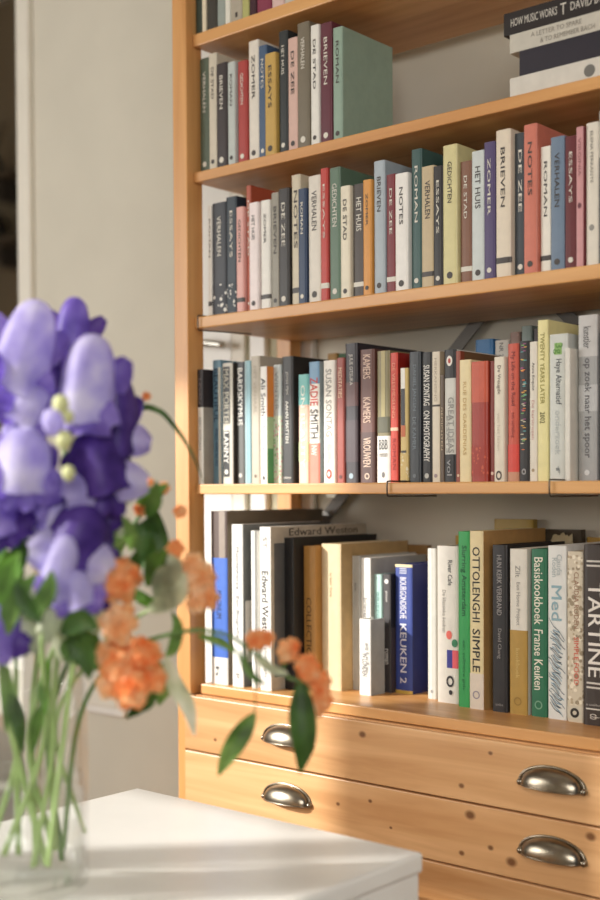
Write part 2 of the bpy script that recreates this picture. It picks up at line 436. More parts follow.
            z0, z1, cols, cnt, kind = dc[1:6]; rn = random.Random(len(label))
            if kind == 'fleck':
                bs = col
                for q in deco:
                    if q[0] == 'b' and q is not dc and q[1] <= z0 and q[2] >= z1-.03: bs = q[3]
                local_obj('spine_pattern', skin(h*(1-z1), h*(1-z0), ee), speckle(bs, cols, 90. if cnt > 20 else 150.), r)
                continue
            for ci, cc in enumerate(cols):
                bm = bmesh.new()
                for k in range(cnt):
                    if kind == 'wave':
                        zc = h*(1-(z0+(z1-z0)*(k+.5+.35*ci)/cnt)); a0 = rn.uniform(-.95, -.2); a1 = rn.uniform(.2, .95); sl = rn.uniform(-.6, -.2)*w
                        pts = [(a0+(a1-a0)*q/6) for q in range(7)]
                        g = []
                        for q in pts:
                            zz = zc+sl*q+.0016*math.sin(q*5+k); g.append([bm.verts.new((q*hw*.98, yat(q*hw*.98)-ee-.0002, zz+dz)) for dz in (-.0007, .0007)])
                        for a, b in zip(g, g[1:]): bm.faces.new((a[0], b[0], b[1], a[1]))
                    else:
                        cx = rn.uniform(-.85, .85)*hw; cz = h*(1-rn.uniform(z0, z1)); ra = (.0024 if kind == 'fleck' else rn.uniform(.002, .004)); asp = 1 if kind == 'fleck' else .5
                        if kind == 'tick': cx = rn.uniform(-.35, .35)*hw; ra = w*.18; asp = .28
                        vs = [bm.verts.new((cx+ra*math.cos(q*PI/3+k), yat(cx)-ee-.0003-.00003*k, cz+asp*ra*math.sin(q*PI/3+k))) for q in range(6)]
                        bm.faces.new(vs)
                local_obj('spine_pattern', bm, plain(cc, .5, .05, 60), r)
    if lean: r.rotation_euler = (0, lean, 0)
    return r

K = (28, 26, 25); W = (236, 232, 222)
ZM = SH['mid'][0]
# --- middle shelf, left to right: x, w, s, h, depth, colour, label, marks
MID = [
 (.0008, .0140, .004, .2032, .135, W, 'white paperback with black upper spine, first from the left post on the middle shelf', [('b', 0, .33, (40, 34, 36)), ('t', 'LEVEN', .08, .3, .4, (120, 110, 110)), ('t', 'EEN ROMAN', .42, .7, .35, (150, 150, 150)), ('f', 0, .33, 0, 1, (38, 30, 32)), ('f', .33, 1, 0, 1, (150, 144, 134))]),
 (.0151, .0195, .0276, .2202, .15, (112, 146, 164), 'grey blue book with navy spine letters, second on the middle shelf', [('t', 'BEAUTIFUL', .07, .5, .55, (32, 52, 78)), ('t', 'WORLD, WHERE ARE YOU', .55, .85, .4, (40, 60, 90)), ('p', .06, 1, .55, 1, (206, 200, 184))]),
 (.0368, .0265, .0296, .2134, .15, (206, 200, 186), 'book with boxed white capitals on a black and cream spine', [('p', .03, .50, -.75, .5, K), ('t', 'MAX PORTER', .05, .52, .5, (176, 170, 150), -.15), ('p', .56, .94, -.75, .35, K), ('t', 'LANNY', .57, .83, .45, W, -.2), ('d', .90, .16, W, 1, -.2), ('f', 0, 1, 0, 1, (62, 56, 50))]),
 (.0644, .0200, .037, .2140, .15, (92, 92, 88), 'dark grey paperback with bold white name down its upper spine', [('b', 0, .5, (58, 58, 60)), ('t', 'BARDSKYMUS', .05, .52, .6, W), ('d', .93, .2, (200, 198, 190))]),
 (.0852, .0150, .0364, .2151, .15, (142, 182, 190), 'slim plain pale blue book left of a tall stone grey one', [('p', 0, 1, -1, -.3, (168, 196, 200))]),
 (.1010, .0205, .0359, .2217, .20, (190, 180, 162), 'tall stone grey hardback rising behind the white orange spined book', [('t', 'HET VERHAAL', .08, .45, .35, (168, 156, 136)), ('d', .94, .15, (120, 108, 92))]),
 (.1226, .0166, .0354, .2022, .14, (240, 236, 228), 'white spined paperback with orange cover top and leafy green cover bottom', [('t', 'Ali Smith', .1, .42, .6, (30, 26, 30)), ('t', 'Spring', .5, .72, .45, (226, 150, 170)), ('d', .95, .16, (90, 90, 90), 1.4), ('f', 0, .43, 0, 1, (232, 146, 66)), ('f', .43, 1, 0, 1, (178, 206, 160)), ('f', .7, 1, 0, .5, (92, 160, 104))]),
 (.1398, .0186, .05, .2050, .14, (196, 204, 200), 'silvery paperback with pale floral lower spine beside a black tall book', [('b', .43, 1, (214, 222, 200)), ('sq', .45, .97, [(140, 180, 130), (226, 150, 160)], 14, 'fleck'), ('t', 'WINTER', .06, .38, .4, (150, 160, 160))]),
 (.1603, .0255, .050, .2175, .16, (42, 40, 38), 'tall black book with two small white lines of spaced capitals', [('t', 'JOOS VIJG', .12, .3, .22, (210, 206, 196)), ('t', 'AANRI MATTEN', .35, .68, .26, (226, 222, 210)), ('h', 'MEULEN', .955, .0035, .6, W)]),
 (.1934, .0224, .055, .1853, .13, (240, 200, 176), 'short paperback, teal on top and peach below, between black and blue topped books', [('b', 0, .28, (120, 190, 184)), ('b', .62, .8, (200, 214, 160)), ('t', 'ON BEAUTY', .1, .85, .4, (240, 240, 226))]),
 (.2174, .0232, .055, .2049, .13, (240, 234, 222), 'paperback with blue top, white middle and coral bottom, big letters down the spine', [('b', 0, .18, (120, 158, 186)), ('b', .67, 1, (236, 132, 112)), ('t', 'ZADIE', .13, .36, .7, (206, 60, 50)), ('t', 'SMITH', .39, .63, .7, (36, 36, 40)), ('t', 'NW', .69, .77, .5, W), ('f', 0, 1, 0, 1, (148, 158, 160))]),
 (.2487, .0245, .055, .2050, .13, (238, 232, 220), 'white paperback with grey serif capitals and a red oval at the foot', [('t', 'SUSAN SONTAG', .07, .62, .5, (150, 144, 134)), ('t', 'DEBRIEFING', .66, .84, .4, (196, 190, 180)), ('d', .925, .24, (198, 70, 56), 1.4), ('d', .925, .11, (236, 230, 220), 1.6)]),
 (.2777, .0160, .055, .2075, .13, (150, 70, 58), 'slim brick red paperback with pale upper lettering', [('t', 'MEDITATIES', .08, .32, .5, (226, 190, 160)), ('d', .95, .2, (90, 40, 36))]),
 (.2958, .0255, .055, .2299, .17, (52, 46, 50), 'tall black photographic paperback rising above the brick red one', [('b', .28, .45, (94, 62, 60)), ('b', .55, .85, (70, 56, 60)), ('t', 'JULIE OTSUKA', .08, .3, .35, (206, 200, 190)), ('d', .95, .18, (150, 170, 180))]),
 (.3267, .0300, .055, .2172, .15, (98, 60, 50), 'thick brown paperback with three rows of ornate pale capitals', [('b', .62, 1, (74, 46, 40)), ('t', 'KAMERS', .04, .22, .5, (222, 190, 168)), ('t', 'KAMERS', .36, .55, .5, (212, 180, 158)), ('t', 'VROUWEN', .66, .88, .5, (214, 186, 164)), ('d', .95, .17, (200, 180, 160), 1, 0, .6)]),
 (.3616, .0262, .055, .2123, .15, (132, 122, 86), 'olive blurred photo paperback with a white block on the lower spine', [('p', 0, .62, -.3, .3, (178, 164, 112)), ('b', .5, .62, (86, 84, 60)), ('b', .645, 1, (228, 224, 216)), ('h', 'BBB', .71, .016, .65, (90, 88, 84)), ('h', 'roman', .79, .006, .6, (160, 156, 150)), ('d', .94, .12, (110, 110, 110), 1.5)]),
 (.3883, .0155, .055, .2075, .14, (206, 70, 52), 'bright red paperback with a pale cross line on the spine', [('b', .575, .60, (236, 200, 170)), ('t', 'DE VREEMDELING', .08, .5, .4, (232, 150, 120)), ('t', 'ROMAN', .66, .9, .4, (170, 44, 36)), ('f', 0, .16, 0, 1, (150, 34, 24)), ('f', .16, 1, 0, 1, (120, 40, 30))]),
 (.4117, .0150, .05, .1813, .12, (212, 186, 120), 'low paperback with patchwork spine of black, gold and white', [('p', 0, .18, -1, .3, W), ('p', .18, .5, -1, .3, (52, 50, 54)), ('p', .5, .6, -1, .4, (196, 100, 50)), ('p', .72, 1, -1, .6, (60, 56, 50)), ('sq', .74, .98, [(230, 220, 190)], 8, 'fleck')]),
 (.4287, .0222, .05, .2055, .15, (58, 62, 66), 'slate paperback with faint blue lettering left of the black photo essay book', [('t', 'DANIEL JANSEN', .1, .45, .35, (120, 130, 136)), ('t', 'DE KAMER', .5, .75, .3, (120, 130, 136)), ('d', .95, .14, (110, 116, 120))]),
 (.4540, .0185, .05, .2032, .14, (34, 32, 31), 'black paperback filled with bold white capitals from top to foot', [('t', 'SUSAN SONTAG', .1, .41, .6, W), ('t', 'ON PHOTOGRAPHY', .45, .84, .6, W), ('d', .95, .22, (190, 188, 180))]),
 (.4732, .0150, .0493, .2024, .14, (222, 210, 188), 'slim cream paperback with one black dash across the spine', [('b', .405, .42, (70, 62, 54)), ('t', 'HERKANSING', .05, .38, .3, (180, 166, 144)), ('d', .95, .2, (160, 140, 140)), ('f', 0, 1, 0, 1, (182, 164, 138))]),
 (.4887, .0066, .0499, .1657, .12, (98, 80, 64), 'very thin low brown booklet beside the slim cream paperback', [('t', 'GEDICHTEN', .3, .7, .5, (190, 170, 140))]),
 (.4959, .0205, .05, .2038, .13, (208, 206, 196), 'paperback with black spine ends and a grey white middle block', [('b', 0, .215, (34, 32, 32)), ('b', .79, 1, (34, 32, 32)), ('d', .085, .26, (232, 224, 212), 1.5), ('d', .085, .12, (180, 70, 60), 1.6), ('t', 'GREAT IDEAS', .36, .78, .5, (150, 148, 142), .25), ('t', 'ESSAYS', .5, .78, .3, (160, 158, 152), -.3), ('t', 'vol', .83, .95, .45, (150, 150, 150))]),
 (.5173, .0086, .05, .2004, .22, (146, 70, 50), 'thin rust spined tall board book with a broad brown cover side', [('d', .95, .25, (220, 190, 160)), ('f', 0, 1, .05, 1, (112, 84, 58))]),
 (.5265, .0208, .045, .1856, .13, (232, 214, 166), 'creamy yellow low book with small spaced spine letters', [('t', 'RUE DES GARDENIAS', .18, .78, .28, (196, 164, 104))]),
 (.5481, .0288, .045, .1814, .13, (162, 56, 42), 'low dark red book with lighter orange upper third', [('b', 0, .34, (196, 86, 58)), ('sq', .7, .95, [(196, 90, 60)], 12, 'fleck')]),
 (.5783, .0085, .05, .1809, .13, (126, 48, 38), 'thin dark red booklet squeezed beside the low red book', [('d', .93, .3, (220, 190, 170))]),
 (.5881, .0180, .045, .1858, .12, (228, 218, 198), 'low cream paperback with a small oval ring at the foot', [('t', 'De Vreugde', .07, .3, .4, (110, 96, 84)), ('t', 'van het lezen', .45, .75, .3, (206, 194, 176)), ('d', .95, .28, (70, 60, 56), 1.4, 0, .6)]),
 (.6089, .0185, .05, .2041, .13, (200, 84, 62), 'coral red paperback with dark handwritten spine title', [('t', 'My Life on the Road', .06, .45, .45, (120, 34, 28)), ('t', 'een vertelling', .5, .68, .4, (150, 50, 40)), ('b', .73, .93, (214, 70, 56)), ('b', .93, 1, (196, 140, 110))]),
 (.6284, .0170, .05, .2064, .14, (36, 34, 34), 'black paperback with rows of coloured dashes down its spine', [('sq', .02, .78, [(206, 196, 170), (214, 110, 60), (90, 150, 150), (150, 80, 120), (120, 170, 100), (220, 170, 80)], 8, 'tick'), ('d', .93, .22, (150, 150, 150), 1.2, 0, .5)]),
 (.6461, .0125, .05, .2042, .13, (226, 218, 202), 'cream paperback left of the tall yellow one, thin dark title', [('t', 'Anna Enquist', .15, .35, .4, (80, 70, 64)), ('t', 'De kerstrozen', .42, .7, .35, (196, 150, 140)), ('d', .92, .2, (170, 150, 120))]),
 (.6591, .0175, .05, .2344, .15, (232, 222, 160), 'tall pale yellow paperback standing above its neighbours', [('t', 'TWENTY YEARS LATER', .08, .52, .4, (150, 140, 66)), ('t', '2002', .57, .64, .45, (90, 84, 40))]),
 (.6783, .0300, .05, .2119, .16, (208, 210, 202), 'pale grey book with a green emblem at the top of its spine', [('p', .06, .14, -.4, .4, (140, 180, 100)), ('t', '3g', .065, .135, .5, (90, 140, 60)), ('t', 'Haye Alternatief', .17, .48, .4, (84, 88, 90)), ('t', 'onderzoek', .52, .82, .3, (184, 188, 184)), ('t', 'f', .9, .95, .2, (120, 124, 124))]),
 (.7123, .0082, .035, .1885, .12, (224, 220, 208), 'very thin white booklet left of the broad silver book', []),
 (.7250, .0292, .05, .2348, .17, (164, 164, 162), 'broad silver grey book, tallest at the right of the middle shelf', [('b', 0, .25, (196, 194, 190)), ('b', .42, .58, (188, 188, 186)), ('t', 'kunstler', .07, .2, .4, (90, 88, 88)), ('t', 'op zoek naar het spoor', .26, .86, .45, (92, 90, 92)), ('d', .95, .14, (210, 210, 208))]),
 (.7593, .0190, .05, .2111, .15, (62, 58, 52), 'dark olive book cut by the right frame edge on the middle shelf', []),
 (.7790, .0240, .05, .2200, .15, (150, 120, 90), 'brown book past the right frame edge on the middle shelf', []),
]
for (x, w, s, h, d, c, lab, deco) in MID:
    book(x, s, ZM, w, h, min(d, .262-s), c, lab, deco, group='books on the middle shelf')

# books and papers standing or lying behind the front row of the middle shelf
book(.128, .212, ZM, .022, .238, .05, (196, 150, 80), 'ochre book top peeping out behind the black tall book', group='books behind the middle row')
book(.153, .212, ZM, .048, .236, .05, (60, 104, 58), 'dark green book top peeping out behind the white red oval book', group='books behind the middle row')
book(.452, .205, ZM, .034, .236, .045, (64, 120, 170), 'blue round edged book top behind the thin rust spined board book', [], group='books behind the middle row')
book(.490, .205, ZM, .026, .232, .045, (214, 208, 196), 'white printed book top behind the low dark red book', [('t', 'NR 7', .02, .12, .3, (120, 116, 110))], group='books behind the middle row')
book(.519, .205, ZM, .018, .243, .045, (150, 122, 110), 'pinkish grey patterned book top behind the thin dark red booklet', [('sq', .02, .3, [(190, 150, 140)], 8, 'fleck')], group='books behind the middle row')
book(.540, .205, ZM, .019, .251, .045, (132, 146, 140), 'slate green book top behind the coral red paperback', [], group='books behind the middle row')
book(.563, .202, ZM, .100, .245, .05, (52, 30, 32), 'wide dark maroon book behind the tall pale yellow paperback', [], group='books behind the middle row')

# --- chest-top row
ZB = SH['base'][0]
LOW = [
 (.0175, .0409, .018, .3069, .262, (96, 84, 74), 'tallest photo book on the chest row with a wide blue spine band', [('b', 0, .27, (92, 76, 70)), ('p', 0, .27, .05, .75, (150, 136, 124)), ('b', .27, .845, (66, 108, 196)), ('t', 'MAGNUM', .46, .62, .3, (24, 34, 74)), ('b', .845, 1, (226, 224, 218)), ('t', 'h', .90, .95, .2, (80, 80, 80), -.2), ('f', 0, 1, 0, 1, (116, 104, 86))]),  # lighter panel at the spine top paints a sunlit strip
 (.0682, .0280, .018, .2839, .24, (238, 236, 230), 'white hardback with fine grey title next to the blue banded book', [('t', 'Mapplethorpe', .14, .4, .34, (120, 118, 116)), ('t', 'Een Biografie', .44, .7, .34, (140, 138, 136)), ('t', 'p', .92, .95, .3, (120, 118, 116)), ('f', 0, 1, 0, 1, (104, 104, 100)), ('f', .47, .85, .02, .4, (206, 198, 186))]),
 (.1085, .0135, .025, .2733, .22, (232, 230, 224), 'thin white book between two larger white spines on the chest', [('p', 0, 1, .4, 1, (150, 148, 142))]),
 (.1350, .0265, .018, .2804, .265, (240, 237, 230), 'white book with large black serif name and a beige front cover', [('t', 'ST', .06, .13, .35, (150, 146, 140)), ('t', 'Edward Weston', .27, .69, .55, (34, 32, 32)), ('t', 'photographs', .74, .92, .3, (130, 126, 120)), ('f', 0, 1, 0, 1, (188, 176, 156)), ('ft', 'Edward Weston', .012, .058, .18, .9, (52, 44, 38)), ('f', .1, .92, .03, .97, (100, 98, 94))]),
 (.1632, .0220, .0496, .2613, .235, (34, 32, 32), 'black tall hardback behind the white serif titled book', [('f', 0, 1, 0, 1, (26, 25, 25))]),
 (.1860, .0260, .074, .2470, .20, (176, 128, 66), 'ochre tan hardback with dark vertical capitals on the chest row', [('t', 'COLLECTION', .36, .82, .42, (92, 62, 30))]),
 (.2122, .0440, .091, .2510, .195, (218, 198, 160), 'thick round spined beige hardback on the chest', [('t', 'le bon', .2, .28, .12, (170, 140, 100)), ('t', 'livre', .3, .36, .12, (170, 140, 100)), ('f', 0, 1, 0, 1, (172, 142, 96))]),
 (.2567, .0180, .120, .2299, .165, (178, 176, 168), 'pale grey hardback right after the thick beige one', [('t', 'atelier', .2, .26, .3, (120, 118, 112)), ('p', 0, .93, -1, -.6, (214, 210, 200))]),
 (.2753, .0216, .1207, .2271, .165, (236, 233, 226), 'tall white book standing behind a small grey white booklet', [('t', 'brieven', .3, .46, .35, (130, 128, 124)), ('f', 0, 1, 0, 1, (160, 156, 148))]),
 (.2990, .0250, .085, .1273, .038, (226, 224, 218), 'small white booklet standing in front of the taller white book', [('t', 'IN LONDEN', .45, .75, .4, (80, 78, 76)), ('t', 'gids', .3, .7, .3, (150, 148, 144), .4), ('f', 0, 1, 0, 1, (150, 148, 142))]),
 (.2973, .0170, .1285, .1995, .15, (176, 208, 200), 'mint green paperback beside a black one of equal height', [('t', 'BRIEFGEHEIM', .15, .6, .35, (126, 166, 158))]),
 (.3150, .0175, .130, .2003, .15, (62, 58, 58), 'black paperback left of the royal blue cookbook', [('d', .06, .24, (214, 210, 206)), ('t', 'giovanni', .14, .23, .35, (206, 202, 196)), ('t', 'roman', .63, .76, .4, (206, 202, 196)), ('f', 0, .45, 0, 1, (26, 24, 24)), ('f', .45, 1, 0, 1, (62, 52, 54))]),
 (.3335, .0360, .140, .2176, .145, (58, 74, 142), 'royal blue cookbook with white letters and golden spine ends', [('b', 0, .022, (222, 206, 160)), ('b', .975, 1, (206, 170, 80)), ('t', 'BOURGONDISCHE', .1, .42, .36, (226, 224, 230)), ('t', 'KEUKEN 2', .46, .92, .36, (226, 224, 230)), ('t', 'III', .03, .07, .4, (190, 192, 206)), ('f', 0, 1, 0, 1, (40, 44, 92))]),
 (.4105, .0179, .125, .2469, .165, (190, 188, 178), 'slim light grey book left of the white one with coloured marks', [('p', 0, 1, -.4, .0, (206, 204, 196)), ('d', .95, .15, (140, 140, 136))]),
 (.4403, .0420, .109, .2525, .18, (226, 220, 208), 'wide white cookbook with red, blue and green marks on the spine', [('t', 'River Cafe', .09, .25, .2, (60, 58, 60), .25), ('t', 'De klassieke keuken', .28, .55, .16, (160, 154, 146), -.3), ('d', .565, .13, (232, 110, 96), 1.3, .15), ('d', .615, .13, (60, 130, 92), 1.2, .65), ('p', .66, .775, -.05, .45, (56, 56, 140)), ('p', .66, .775, .45, .95, (232, 100, 110)), ('d', .86, .17, (40, 38, 40), 1.3, .25, .6), ('d', .93, .08, (40, 38, 40), 1.2, .3)]),
 (.4908, .0222, .094, .2770, .19, (54, 158, 84), 'bright green book with a dark green script title on the spine', [('t', 'Slurring Amsterdam', .08, .48, .5, (24, 84, 50)), ('t', 'een culinaire gids', .62, .9, .3, (30, 110, 60))]),
 (.5143, .0258, .091, .2783, .19, (226, 208, 160), 'cream yellow cookbook with bold black capitals beside a green book', [('t', 'OTTOLENGHI', .09, .51, .52, (36, 32, 30)), ('t', 'SIMPLE', .55, .79, .52, (36, 32, 30)), ('b', .8, 1, (222, 208, 190)), ('d', .92, .25, (150, 140, 150), 1, 0, .7), ('f', 0, 1, 0, 1, (184, 142, 86))]),
 (.5548, .0270, .092, .2575, .18, (34, 31, 32), 'black hardback with small grey title next to the cream yellow cookbook', [('t', 'HUN KERK VERBRAND', .06, .42, .32, (150, 144, 140)), ('t', 'David Chang', .5, .68, .3, (140, 134, 130)), ('h', 'ambo', .955, .004, .5, (150, 144, 140))]),
 (.5867, .0300, .091, .2523, .18, (222, 216, 202), 'book with white upper spine and golden mustard lower half', [('b', .49, 1, (176, 140, 66)), ('t', 'Zilt', .1, .17, .28, (150, 146, 138)), ('t', 'Een Home Project', .2, .46, .28, (160, 154, 146)), ('t', 'kookboek', .6, .78, .22, (206, 178, 110)), ('d', .92, .22, (150, 116, 50), 1, 0, .7)]),
 (.6218, .0265, .095, .2531, .17, (40, 108, 76), 'dark green cookbook with white script lettering down the spine', [('t', 'Basiskookboek', .05, .45, .55, (232, 226, 206)), ('t', 'Franse Keuken', .48, .84, .55, (232, 226, 206)), ('d', .93, .25, (120, 164, 136), 1, 0, .7)]),
 (.6512, .0310, .093, .2589, .17, (222, 222, 216), 'white book with blue grey wavy lines on its lower spine', [('t', 'Claudia', .05, .17, .28, (176, 184, 182), .3), ('t', 'Roden', .07, .18, .28, (176, 184, 182), -.2), ('t', 'Med', .23, .43, .55, (140, 172, 180)), ('sq', .46, .94, [(90, 110, 120), (120, 160, 180), (60, 72, 80)], 13, 'wave')]),
 (.6854, .0260, .090, .2513, .16, (208, 196, 172), 'beige floral patterned book with faint red lettering', [('sq', .02, .9, [(150, 134, 108), (232, 222, 200), (176, 158, 130)], 40, 'fleck'), ('t', 'CLAUDIA RODEN', .12, .45, .3, (150, 110, 84), .2), ('t', 'SIMPLE FOOD', .5, .78, .3, (208, 90, 70), .2), ('b', .905, .98, (206, 198, 178)), ('d', .945, .28, (44, 38, 32), 1.0, 0, .45)]),
 (.7153, .0390, .083, .2621, .17, (58, 48, 42), 'dark brown cookbook with huge white capitals at the right frame edge', [('t', 'TARTINE', .21, .73, .55, (232, 226, 216)), ('p', .085, .095, -.7, .7, (206, 200, 190)), ('p', .11, .12, -.7, .7, (206, 200, 190)), ('p', .76, .77, -.7, .7, (206, 200, 190)), ('p', .785, .795, -.7, .7, (206, 200, 190)), ('h', 'a cookbook', .885, .003, .7, (190, 184, 174)), ('p', .905, .912, -1, 1, (226, 220, 208)), ('t', 'cb', .935, .965, .4, (206, 200, 190))]),
 (.7560, .0300, .090, .2400, .17, (150, 60, 48), 'red cookbook past the right frame edge on the chest', []),
]
for (x, w, s, h, d, c, lab, deco) in LOW:
    book(x, s, ZB, w, h, min(d, .284-s), c, lab, deco, group='books on the chest top')
# things showing above and behind the chest-top row
book(.236, .289, ZB, .06, .243, .012, (150, 116, 70), 'thin brown board leaning at the back behind the blue cookbook', group='books behind the chest row')
book(.436, .2865, ZB, .078, .292, .014, (176, 146, 66), 'ochre book edge rising at the back above the yellow cookbook', group='books behind the chest row')
book(.356, .2865, ZB, .078, .262, .014, (190, 150, 60), 'mustard book edge at the back above the wide white cookbook', group='books behind the chest row')
book(.518, .2865, ZB, .086, .276, .014, (86, 76, 60), 'dark grey brown book edge at the back behind the paper bundle', group='books behind the chest row')  # dark slab added where only shadow falls on the wall
book(.612, .2865, ZB, .07, .264, .014, (190, 152, 70), 'amber book edge at the back above the beige floral book', group='books behind the chest row')
# crumpled tissue bundle standing behind the mustard book
bm = bmesh.new(); bmesh.ops.create_icosphere(bm, subdivisions=4, radius=1)
rn = random.Random(3)
from mathutils import noise as mn
for v in bm.verts:
    n = v.co.normalized(); k = 1+.35*mn.noise(n*3.1)+.18*mn.noise(n*9.3)
    v.co = Vector((.5725+n.x*.024*k, .278+n.y*.006, ZB+.235+n.z*.032*k+(-.12 if n.z < -.6 else 0)*0))
box(bm, .553, .273, ZB, .592, .284, ZB+.23)
tag(obj('paper_bundle', bm, plain((216, 204, 166), .9, .12, 60, bump=.3), None, False), 'crumpled pale yellow paper bundle poking up behind the mustard book', 'paper')

# --- shelf above the middle one: feet of its books show under the top edge of the frame text area
ZU = SH['up'][0]
UP = [(.0168, .0085, (236, 230, 220), 'thin white book first on the shelf above the middle one'),
 (.0260, .0355, (40, 44, 52), 'dark book with white checked lettering near the left post, upper shelf'),
 (.0626, .0260, (38, 52, 62), 'blue black book with pale lettering, third on the upper shelf'),
 (.0897, .0175, (226, 170, 160), 'rose pink paperback fourth on the upper shelf'),
 (.1080, .0108, (176, 84, 58), 'thin terracotta paperback on the upper shelf'),
 (.1198, .0215, (240, 226, 222), 'blush white paperback right of the thin terracotta one'),
 (.1425, .0214, (232, 228, 218), 'ivory paperback right of the blush white one'),
 (.1649, .0190, (150, 144, 130), 'grey taupe paperback on the upper shelf'),
 (.1850, .0240, (52, 48, 46), 'charcoal hardback on the upper shelf'),
 (.2100, .0200, (208, 196, 170), 'sand coloured paperback on the upper shelf'),
 (.2310, .0180, (40, 60, 90), 'navy paperback on the upper shelf'),
 (.2500, .0270, (222, 214, 200), 'wide off-white hardback on the upper shelf'),
 (.2780, .0160, (188, 60, 50), 'scarlet paperback on the upper shelf'),
 (.2950, .0230, (96, 120, 100), 'moss green hardback on the upper shelf'),
 (.3190, .0200, (230, 220, 196), 'cream paperback beside the moss green hardback, upper shelf'),
 (.3400, .0260, (70, 60, 54), 'dark umber hardback on the upper shelf'),
 (.3670, .0170, (216, 150, 70), 'orange paperback on the upper shelf'),
 (.3850, .0220, (170, 180, 186), 'pale steel blue paperback on the upper shelf'),
 (.4080, .0190, (120, 40, 46), 'wine red paperback on the upper shelf'),
 (.4280, .0250, (236, 232, 224), 'bright white hardback on the upper shelf'),
 (.4540, .0200, (60, 90, 86), 'deep teal paperback on the upper shelf'),
 (.4750, .0240, (196, 176, 140), 'tan hardback on the upper shelf'),
 (.5000, .0180, (44, 40, 40), 'slim black paperback on the upper shelf'),
 (.5190, .0260, (214, 204, 150), 'straw yellow hardback on the upper shelf'),
 (.5460, .0200, (130, 90, 70), 'chestnut paperback on the upper shelf'),
 (.5670, .0230, (204, 210, 206), 'misty grey hardback on the upper shelf'),
 (.5910, .0190, (84, 70, 110), 'plum violet paperback on the upper shelf'),
 (.6110, .0250, (226, 212, 190), 'oatmeal hardback on the upper shelf'),
 (.6370, .0200, (60, 66, 72), 'gunmetal paperback on the upper shelf'),
 (.6580, .0220, (206, 120, 100), 'salmon paperback on the upper shelf'),
 (.6810, .0180, (234, 228, 214), 'eggshell paperback on the upper shelf'),
 (.7000, .0220, (112, 130, 150), 'dusty blue hardback on the upper shelf'),
 (.7230, .0195, (100, 36, 40), 'oxblood paperback left of the mauve pink one'),
]
rn = random.Random(11)
words = ['ROMAN', 'VERHALEN', 'ESSAYS', 'GEDICHTEN', 'DE STAD', 'HET HUIS', 'ZOMER', 'BRIEVEN', 'DE ZEE', 'NOTES']
for k, (x, w, c, lab) in enumerate(UP):
    dark = sum(c) < 330; tc = (220, 214, 200) if dark else (70, 64, 60)
    h = rn.uniform(.178, .218)
    deco = [('t', words[k % 10], .12, rn.uniform(.34, .56), rn.uniform(.24, .4), tc)]
    if k in (1, 2): deco += [('sq', .72, .97, [(230, 226, 216)], 26 if k == 1 else 10, 'fleck')]
    elif k % 3 == 0: deco += [('b', .86, .9, tc)]
    else: deco += [('d', .93, .2, tc)]
    book(x, .012+rn.uniform(0, .012), ZU, w, h, .135, c, lab, deco, group='books on the upper shelf')
book(.7435, .010, ZU, .0112, .1935, .13, (206, 150, 150), 'thin mauve pink paperback at the right frame edge, upper shelf', [('t', 'VIRGINIA', .08, .35, .4, (150, 96, 100)), ('d', .56, .25, (110, 60, 70), 1.4), ('f', 0, 1, 0, 1, (126, 60, 64))], group='books on the upper shelf')
book(.7562, .0134, ZU, .0192, .1969, .14, (226, 218, 202), 'cream paperback with thin grey title and ring, right of the mauve pink one', [('t', 'ELENA FERRANTE', .06, .42, .22, (130, 124, 116)), ('d', .73, .2, (150, 146, 138), 1.1)], group='books on the upper shelf')
book(.7762, .0139, ZU, .022, .2100, .14, (44, 52, 66), 'dark navy book cut by the right frame edge, upper shelf', [('b', 0, .3, (200, 196, 186))], group='books on the upper shelf')

# --- second shelf: a row at the left, a lying stack at the right
Z2 = SH['up2'][0]
ROW2 = [(.004, .024, (88, 100, 84), 'fern grey hardback first on the second shelf'), (.029, .020, (206, 196, 176), 'parchment paperback on the second shelf'),
 (.050, .026, (54, 44, 44), 'cocoa black hardback on the second shelf'), (.077, .018, (190, 196, 190), 'sage white paperback on the second shelf'),
 (.096, .022, (170, 60, 54), 'crimson paperback on the second shelf'), (.119, .024, (226, 218, 204), 'linen white hardback on the second shelf'),
 (.144, .019, (70, 92, 120), 'denim blue paperback on the second shelf'), (.164, .025, (196, 160, 84), 'honey yellow hardback on the second shelf'),
 (.190, .020, (46, 50, 50), 'graphite paperback on the second shelf'), (.211, .022, (214, 178, 164), 'peach pink paperback on the second shelf'),
 (.234, .026, (120, 110, 92), 'khaki hardback on the second shelf'), (.261, .018, (232, 228, 218), 'chalk white paperback on the second shelf'),
 (.280, .024, (98, 44, 56), 'burgundy hardback on the second shelf'), (.305, .020, (146, 168, 150), 'celadon paperback on the second shelf')]
for k, (x, w, c, lab) in enumerate(ROW2):
    tc = (220, 214, 200) if sum(c) < 330 else (70, 64, 60)
    book(x, .006+rn.uniform(0, .01), Z2, w, rn.uniform(.17, .205), .135, c, lab, [('t', words[(k*3+1) % 10], .12, rn.uniform(.35, .55), .3, tc), ('d', .93, .2, tc)], group='books on the second shelf')
STK = [(.0325, (214, 208, 196), 'pale grey book with a dark round emblem, bottom of the lying stack', [('d', .72, .3, (112, 110, 104), 1.0)], .742-.11, .26, ''),
 (.0350, (44, 40, 50), 'navy black book second from the bottom of the lying stack', [], .648, .24, 'NOTES'),
 (.0265, (198, 192, 178), 'grey white book with two lines of pale lettering in the lying stack', [], .632, .26, 'LEARNING TO BREATHE'),
 (.0320, (40, 34, 34), 'black book on top of the lying stack with pale capitals', [], .622, .27, 'HOW MUSIC WORKS')]
zz = Z2
